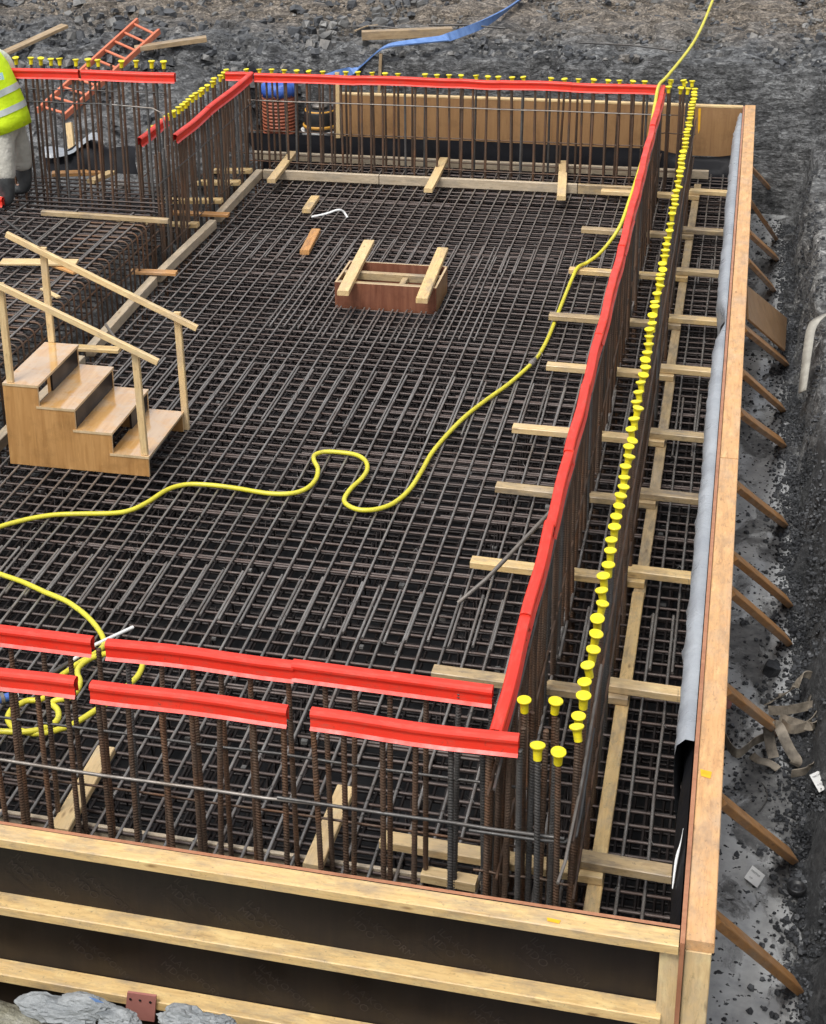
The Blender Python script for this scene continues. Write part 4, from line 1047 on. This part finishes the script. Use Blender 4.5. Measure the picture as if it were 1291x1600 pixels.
def label_card(px, pts, z, lines_, label):
    P = [at(*q, z=z+dz) for q, dz in pts]; P[2] = P[1]+P[3]-P[0]
    t = thing('paper_label', label, 'label', P[0], 'white labels in the trench')
    n = (P[1]-P[0]).cross(P[3]-P[0]).normalized()
    if n.z < 0: n = -n
    th = n*.002; mb = MB(); mb.add(P+[q-th for q in P], [(0,1,2,3),(7,6,5,4),(0,4,5,1),(1,5,6,2),(2,6,7,3),(3,7,4,0)])
    obj('card', mb, M['white'], t)
    x = (P[1]-P[0]).normalized(); y = n.cross(x)
    for (s, sz, u, v) in lines_:
        cu = text_mesh('printed_text', s, sz, M['mark_dark'])
        o = place('printed_text', cu, t, P[0]+(P[1]-P[0])*u+(P[3]-P[0])*v+n*.003, Matrix((x, y, n)).transposed())
label_card(0, [((1163,1371),.0),((1183,1387),.0),((1197,1370),.0),((1176,1352),.0)], -.60, [('TRISTAR', .017, .06, .62), ('150', .015, .2, .2)], 'white printed label curled on the wet trench floor')
label_card(0, [((1280,1238),.0),((1308,1224),.0),((1291,1198),.0),((1265,1211),.0)], -.50, [('TRISTAR', .016, .1, .75), ('o o', .02, .1, .3)], 'white tag with dark spots by the strap at the right edge')
mb = MB(); p = at(1245,1386,z=-.57)
mb.lathe([(.045,-.02),(.05,.0),(.046,.008),(.04,.008),(.036,-.004),(.012,-.004),(.008,.0),(.002,.001)], 20, tuple(p)); tag(obj('rubber_cap', mb, M['black'], smooth=True), 'black round rubber cap in the rubble at the trench edge', 'rubber cap')
mb = MB(); ribbon(mb, [at(1320,484,z=.14), at(1295,490,z=.12), at(1277,500,z=.10), at(1268,514,z=.06), at(1264,535,z=.0), at(1260,565,z=-.1), at(1254,612,z=-.25)], .075, (.8,.6,0), .012, tw=(0, .9))
tag(obj('cloth_strip', mb, M['cream_cloth'], smooth=True), 'cream cloth strip draped over the rock edge at the right', 'cloth')
mb = MB(); mb.tube(smooth_path([at(1190,1223,z=-.615), at(1197,1232,z=-.61), at(1199,1246,z=-.61), at(1192,1260,z=-.61), at(1185,1268,z=-.615)], 4), .003, 5)
tag(obj('tie_wire', mb, M['bar_grey'], smooth=True), 'thin curl of tie wire on the wet trench floor', 'wire')
mb = MB(); rg2 = random.Random(5)
for a, l in (((1206,1043), 'dark flat rock'),):
    p = at(*a, z=-.58); stone(mb, p, .075, .7, rg2)
tag(obj('dark_rock', mb, M['stone_dark']), 'large dark rock on the trench floor above the straps', 'rock')
mb = MB(); p = at(1136,1092,z=-.57); mb.lathe([(.03,-.05),(.033,.05),(.02,.07),(.018,.085)], 14, tuple(p)); tag(obj('spray_can', mb, M['pink_plate'], smooth=True), 'small reddish can half hidden beside the side form', 'can')

# ------------------------------------------------------------------ near edge
mb = MB(); rows = []
for i in range(60):
    x = -7+i*.1
    e = 5.07+.04*mn.noise(Vector((x*3, 0, 0))); top = .02-.05*sst(-2.7, -2.1, x)+.025*mn.noise(Vector((x*6, 2, 0)))
    if x > -2.15: e -= .5*(x+2.15)
    rows.append([Vector((x, e+.03, -.66)), Vector((x, e+.02, top-.1)), Vector((x, e, top-.02)), Vector((x, e-.08, top)), Vector((x, 4.5, top+.05)), Vector((x, 3.5, .3)), Vector((x, 0, 3.2)), Vector((x, -12, 3.4))])
mb.grid(rows); struct(obj('near_ground', mb, M['mossy'], smooth=True))
def big_rock(px, py, Y, s, label, seed, sx=1.6):
    me = bpy.data.meshes.new('grey_rock'); bm = bmesh.new(); bmesh.ops.create_icosphere(bm, subdivisions=4, radius=1)
    for v in bm.verts:
        q = v.co*1.5+Vector((seed, 0, 0))
        q = q+mn.noise_vector(q)*.35
        d = 1+.22*mn.fractal(v.co*1.1+Vector((seed, 0, 0)), .9, 2.1, 3)+.13*mn.cell(q*1.3)+.04*mn.cell(q*3.1)
        v.co = Vector((v.co.x*s*sx*d, v.co.y*s*.7*d, v.co.z*s*.55*d))
    bm.to_mesh(me); bm.free(); me.materials.append(M['grey_rock'])
    o = place('grey_rock', me, None, at(px, py, Y=Y)); return tag(o, label, 'rock', 'grey rocks at the near edge')
big_rock(85, 1578, 5.05, .09, 'flat grey rock at the bottom left corner', 1, 2.0)
r2 = big_rock(135, 1570, 5.08, .075, 'grey rock with a blue paint smear below the lowest waler', 4, 1.5)
mb = MB(); P = [at(x, y, Y=5.0) for x, y in ((138,1557),(152,1561),(163,1567),(150,1566))]; mb.add(P, [(0,1,2,3)]); obj('paint_smear', mb, M['blue_hose'], r2)
big_rock(183, 1590, 5.06, .07, 'small grey rock left of the pinkish plate', 7, 1.4)
big_rock(288, 1592, 5.06, .085, 'pale grey rock right of the pinkish plate', 9, 1.3)
big_rock(338, 1598, 5.05, .06, 'smallest pale grey rock at the bottom edge', 12, 1.3)
t = thing('steel_plate', 'pinkish plate with three holes hanging below the lowest waler', 'plate', at(220,1570,Y=5.22))
q = [at(x, y, Y=5.235) for x, y in ((199,1551),(244,1557),(241,1597),(195,1590))]; th = Vector((0,.012,0))
mb = MB(); mb.add(q+[v+th for v in q], [(0,3,2,1),(4,5,6,7),(0,1,5,4),(1,2,6,5),(2,3,7,6),(3,0,4,7)]); obj('plate_body', mb, M['pink_plate'], t)
for x, y in ((204,1561),(219,1563),(235,1566)):
    p = at(x, y, Y=5.234); mb = MB(); mb.tube([p, p+Vector((0,-.002,0))], .006, 10); obj('hole', mb, M['black'], t)

# ------------------------------------------------------------------ worker
def skin(name, verts, edges, radii, m, parent, sub=2):
    me = bpy.data.meshes.new(name); me.from_pydata(verts, edges, []); me.materials.append(m)
    o = place(name, me, parent); 
    o.data.transform(Matrix.Translation(Vector((0,0,0))))
    bpy.context.view_layer.objects.active = o
    md = o.modifiers.new('skin', 'SKIN'); md.use_smooth_shade = True
    for v, r in zip(me.skin_vertices[0].data, radii): v.radius = r if isinstance(r, tuple) else (r, r)
    me.skin_vertices[0].data[0].use_root = True
    s = o.modifiers.new('sub', 'SUBSURF'); s.levels = sub; s.render_levels = sub
    return o
def worker():
    bx, by, z = -6.68, 14.38, ZL
    t = thing('person', 'worker in a hi-vis yellow vest, cream trousers and muddy boots, back turned', 'person', (bx, by, z))
    L = lambda *q: Vector((bx+q[0], by+q[1], z+q[2]))
    hip = L(0, 0, .86)
    V = [hip, L(-.05,0,1.05), L(-.14,0,1.26), L(-.20,0,1.40), L(-.25,0,1.48), L(-.31,.0,1.58), L(-.34,0,1.68),   # 0-6 spine, neck, head
         L(.02,-.11,.80), L(.02,-.16,.46), L(.025,-.2,.10), L(-.12,-.2,.05),                                      # 7-10 near leg
         L(.02,.11,.80), L(.03,.17,.46), L(.025,.213,.10), L(-.12,.214,.05),                                          # 11-14 far leg
         L(-.19,-.16,1.38), L(-.24,-.27,1.12), L(-.42,-.24,.98), L(-.50,-.22,.95),                                # 15-18 near arm
         L(-.17,.16,1.38), L(-.06,.30,1.12), L(-.42,.20,.96), L(-.50,.18,.95)]                                    # 19-22 far arm
    E = [(0,1),(1,2),(2,3),(3,4),(4,5),(5,6),(0,7),(7,8),(8,9),(9,10),(0,11),(11,12),(12,13),(13,14),(2,15),(15,16),(16,17),(17,18),(2,19),(19,20),(20,21),(21,22)]
    rad = [.13,.13,.15,.09,.055,.095,.085, .085,.055,.035,.025, .085,.055,.035,.025, .06,.045,.035,.03, .06,.045,.035,.03]
    for s, hnd, sg in ((18, L(-.50,-.22,.95), -1), (22, L(-.50,.18,.95), 1)):      # fingers and thumb
        for f, (dy, ln) in enumerate(((-.03,.075),(-.01,.085),(.01,.08),(.03,.065))):
            k = len(V); V += [hnd+Vector((-.05,dy,-.01)), hnd+Vector((-.05-ln*.6,dy,-.02)), hnd+Vector((-.05-ln,dy,-.05))]
            E += [(s,k),(k,k+1),(k+1,k+2)]; rad += [.010,.009,.008]
        k = len(V); V += [hnd+Vector((-.02,-sg*.04,-.01)), hnd+Vector((-.06,-sg*.06,-.035))]; E += [(s,k),(k,k+1)]; rad += [.011,.009]
    skin('body', V, E, rad, M['skin'], t)
    # trousers
    tv = [L(0,0,.90), L(.01,0,.82), L(.0,-.12,.70), L(.01,-.16,.46), L(.02,-.205,.24), L(.0,.12,.70), L(.03,.175,.46), L(.02,.215,.24)]
    skin('trousers', tv, [(0,1),(1,2),(2,3),(3,4),(1,5),(5,6),(6,7)], [(.16,.17),(.15,.16),.118,.108,.105,.118,.108,.105], M['trouser'], t)
    for nm, sy, x0 in (('boot', -.20, .02), ('boot', .215, .02)):
        bv = [L(x0,sy,.36), L(x0,sy,.18), L(x0+.01,sy,.05), L(x0-.09,sy,.045), L(x0-.20,sy,.04)]
        skin(nm, bv, [(0,1),(1,2),(2,3),(3,4)], [.095,.085,.068,.058,.05], M['boot'], t)
    # vest: elliptical rings along a leaning spine
    def ring(cx, cy, cz, a, b, n=28, tilt=0, wob=0):
        return [L(cx+a*math.cos(2*math.pi*j/n)*(1+wob*math.sin(j*1.7)), cy+b*math.sin(2*math.pi*j/n)*(1+wob*math.sin(j*2.3)), cz+tilt*math.cos(2*math.pi*j/n)) for j in range(n)]
    prof = [(.01,.70,.215,.235,.07),(.0,.80,.205,.228,.07),(-.03,.95,.19,.22,.075),(-.08,1.1,.182,.22,.08),(-.14,1.25,.18,.225,.08),(-.20,1.37,.155,.215,.07),(-.24,1.45,.10,.15,.04)]
    mb = MB(); mb.loft([ring(c, 0, zz, a, b, 28, tl, .015) for c, zz, a, b, tl in prof]); obj('hi_vis_vest', mb, M['hivis'], t, True)
    vest = t.children[-1]
    def at_z(zz):
        for p, q in zip(prof, prof[1:]):
            if p[1] <= zz <= q[1]:
                f = (zz-p[1])/(q[1]-p[1]); return [p[i]+(q[i]-p[i])*f for i in range(5)]
    for zb in (.86, 1.02):
        mb = MB(); rr = []
        for zz in (zb, zb+.055):
            c, _, a, b, tl = at_z(zz); rr.append(ring(c, 0, zz, a*1.02+.002, b*1.02+.002, 28, tl, .015))
        mb.loft(rr, cap=False); obj('reflective_band', mb, M['reflective'], vest, True)
    c = at(-2, 118, Y=by-.25)
    mb = MB(); P = [at(x, y, Y=by-.262) for x, y in ((-14,128),(7,124),(4,113),(-17,117))]; mb.add(P, [(0,1,2,3)]); lg = obj('logo_panel', mb, M['logo'], vest)
    cu = text_mesh('logo_letter', 'B', .06, M['white'])
    place('logo_letter', cu, lg, at(-2, 124, Y=by-.266), (R(90), R(8), 0))
    sv = [L(-.17,-.12,1.39), L(-.19,-.23,1.31), L(-.24,-.29,1.12), L(-.40,-.25,.99)]
    skin('sleeve', sv, [(0,1),(1,2),(2,3)], [.085,.08,.07,.055], M['sleeve'], t)
    sv = [L(-.16,.12,1.40), L(-.09,.25,1.30), L(-.05,.31,1.12), L(-.30,.26,.97)]
    skin('sleeve', sv, [(0,1),(1,2),(2,3)], [.085,.085,.07,.055], M['sleeve'], t)
    mb = MB(); h = L(-.33, 0, 1.68)
    mb.lathe([(.135,-.01),(.14,.0),(.122,.012),(.118,.06),(.09,.105),(.04,.125),(.001,.128)], 20, tuple(h)); obj('hard_hat', mb, M['white'], t, True)
    mb = MB(); mb.lathe([(.095,-.08),(.105,-.03),(.1,.01)], 16, tuple(L(-.32,0,1.68))); obj('hair', mb, M['hair'], t, True)
    for dy in (-.035, .035):
        mb = MB(); mb.lathe([(.001,-.012),(.01,-.006),(.012,0),(.01,.006),(.001,.012)], 10, tuple(L(-.425,dy,1.645))); obj('eye', mb, M['hair'], t, True)
    mb = MB(); mb.tube([L(-.415,0,1.645), L(-.455,0,1.61), L(-.43,0,1.595)], [.010,.016,.012], 8); obj('nose', mb, M['skin'], t, True)
    mb = MB(); mb.tube([L(-.425,-.025,1.565), L(-.432,0,1.563), L(-.425,.025,1.565)], .006, 6); obj('mouth', mb, M['pink_plate'], t, True)
    for dy in (-.1, .1):
        mb = MB(); mb.tube([L(-.31,dy,1.60), L(-.315,dy*1.1,1.63), L(-.32,dy*1.05,1.655)], [.01,.018,.012], 8); obj('ear', mb, M['skin'], t, True)
worker()

# ------------------------------------------------------------------ light
w = bpy.data.worlds.new('World'); S.world = w; w.use_nodes = True; nt = w.node_tree
bg = nt.nodes['Background']; sk = nt.nodes.new('ShaderNodeTexSky'); sk.sky_type = 'NISHITA'; sk.sun_disc = False
EL, AZ = R(62), R(205)
sk.sun_elevation = EL; sk.sun_rotation = AZ; sk.air_density = 1; sk.dust_density = 3
bw = nt.nodes.new('ShaderNodeHueSaturation'); bw.inputs['Saturation'].default_value = .22
nt.links.new(sk.outputs[0], bw.inputs['Color']); nt.links.new(bw.outputs[0], bg.inputs[0]); bg.inputs[1].default_value = .15
sl = bpy.data.lights.new('sun', 'SUN'); sl.energy = 1.5; sl.angle = R(20); sl.color = (1, .97, .93)
so = bpy.data.objects.new('sun', sl); COL.objects.link(so)
dv = Vector((math.sin(AZ)*math.cos(EL), math.cos(AZ)*math.cos(EL), math.sin(EL)))
so.rotation_euler = dv.to_track_quat('Z', 'Y').to_euler(); so.location = (0, 0, 30)
S.view_settings.view_transform = 'Standard'; S.view_settings.look = 'None'; S.view_settings.gamma = 1; S.view_settings.exposure = 0.5
S.render.engine = 'CYCLES'
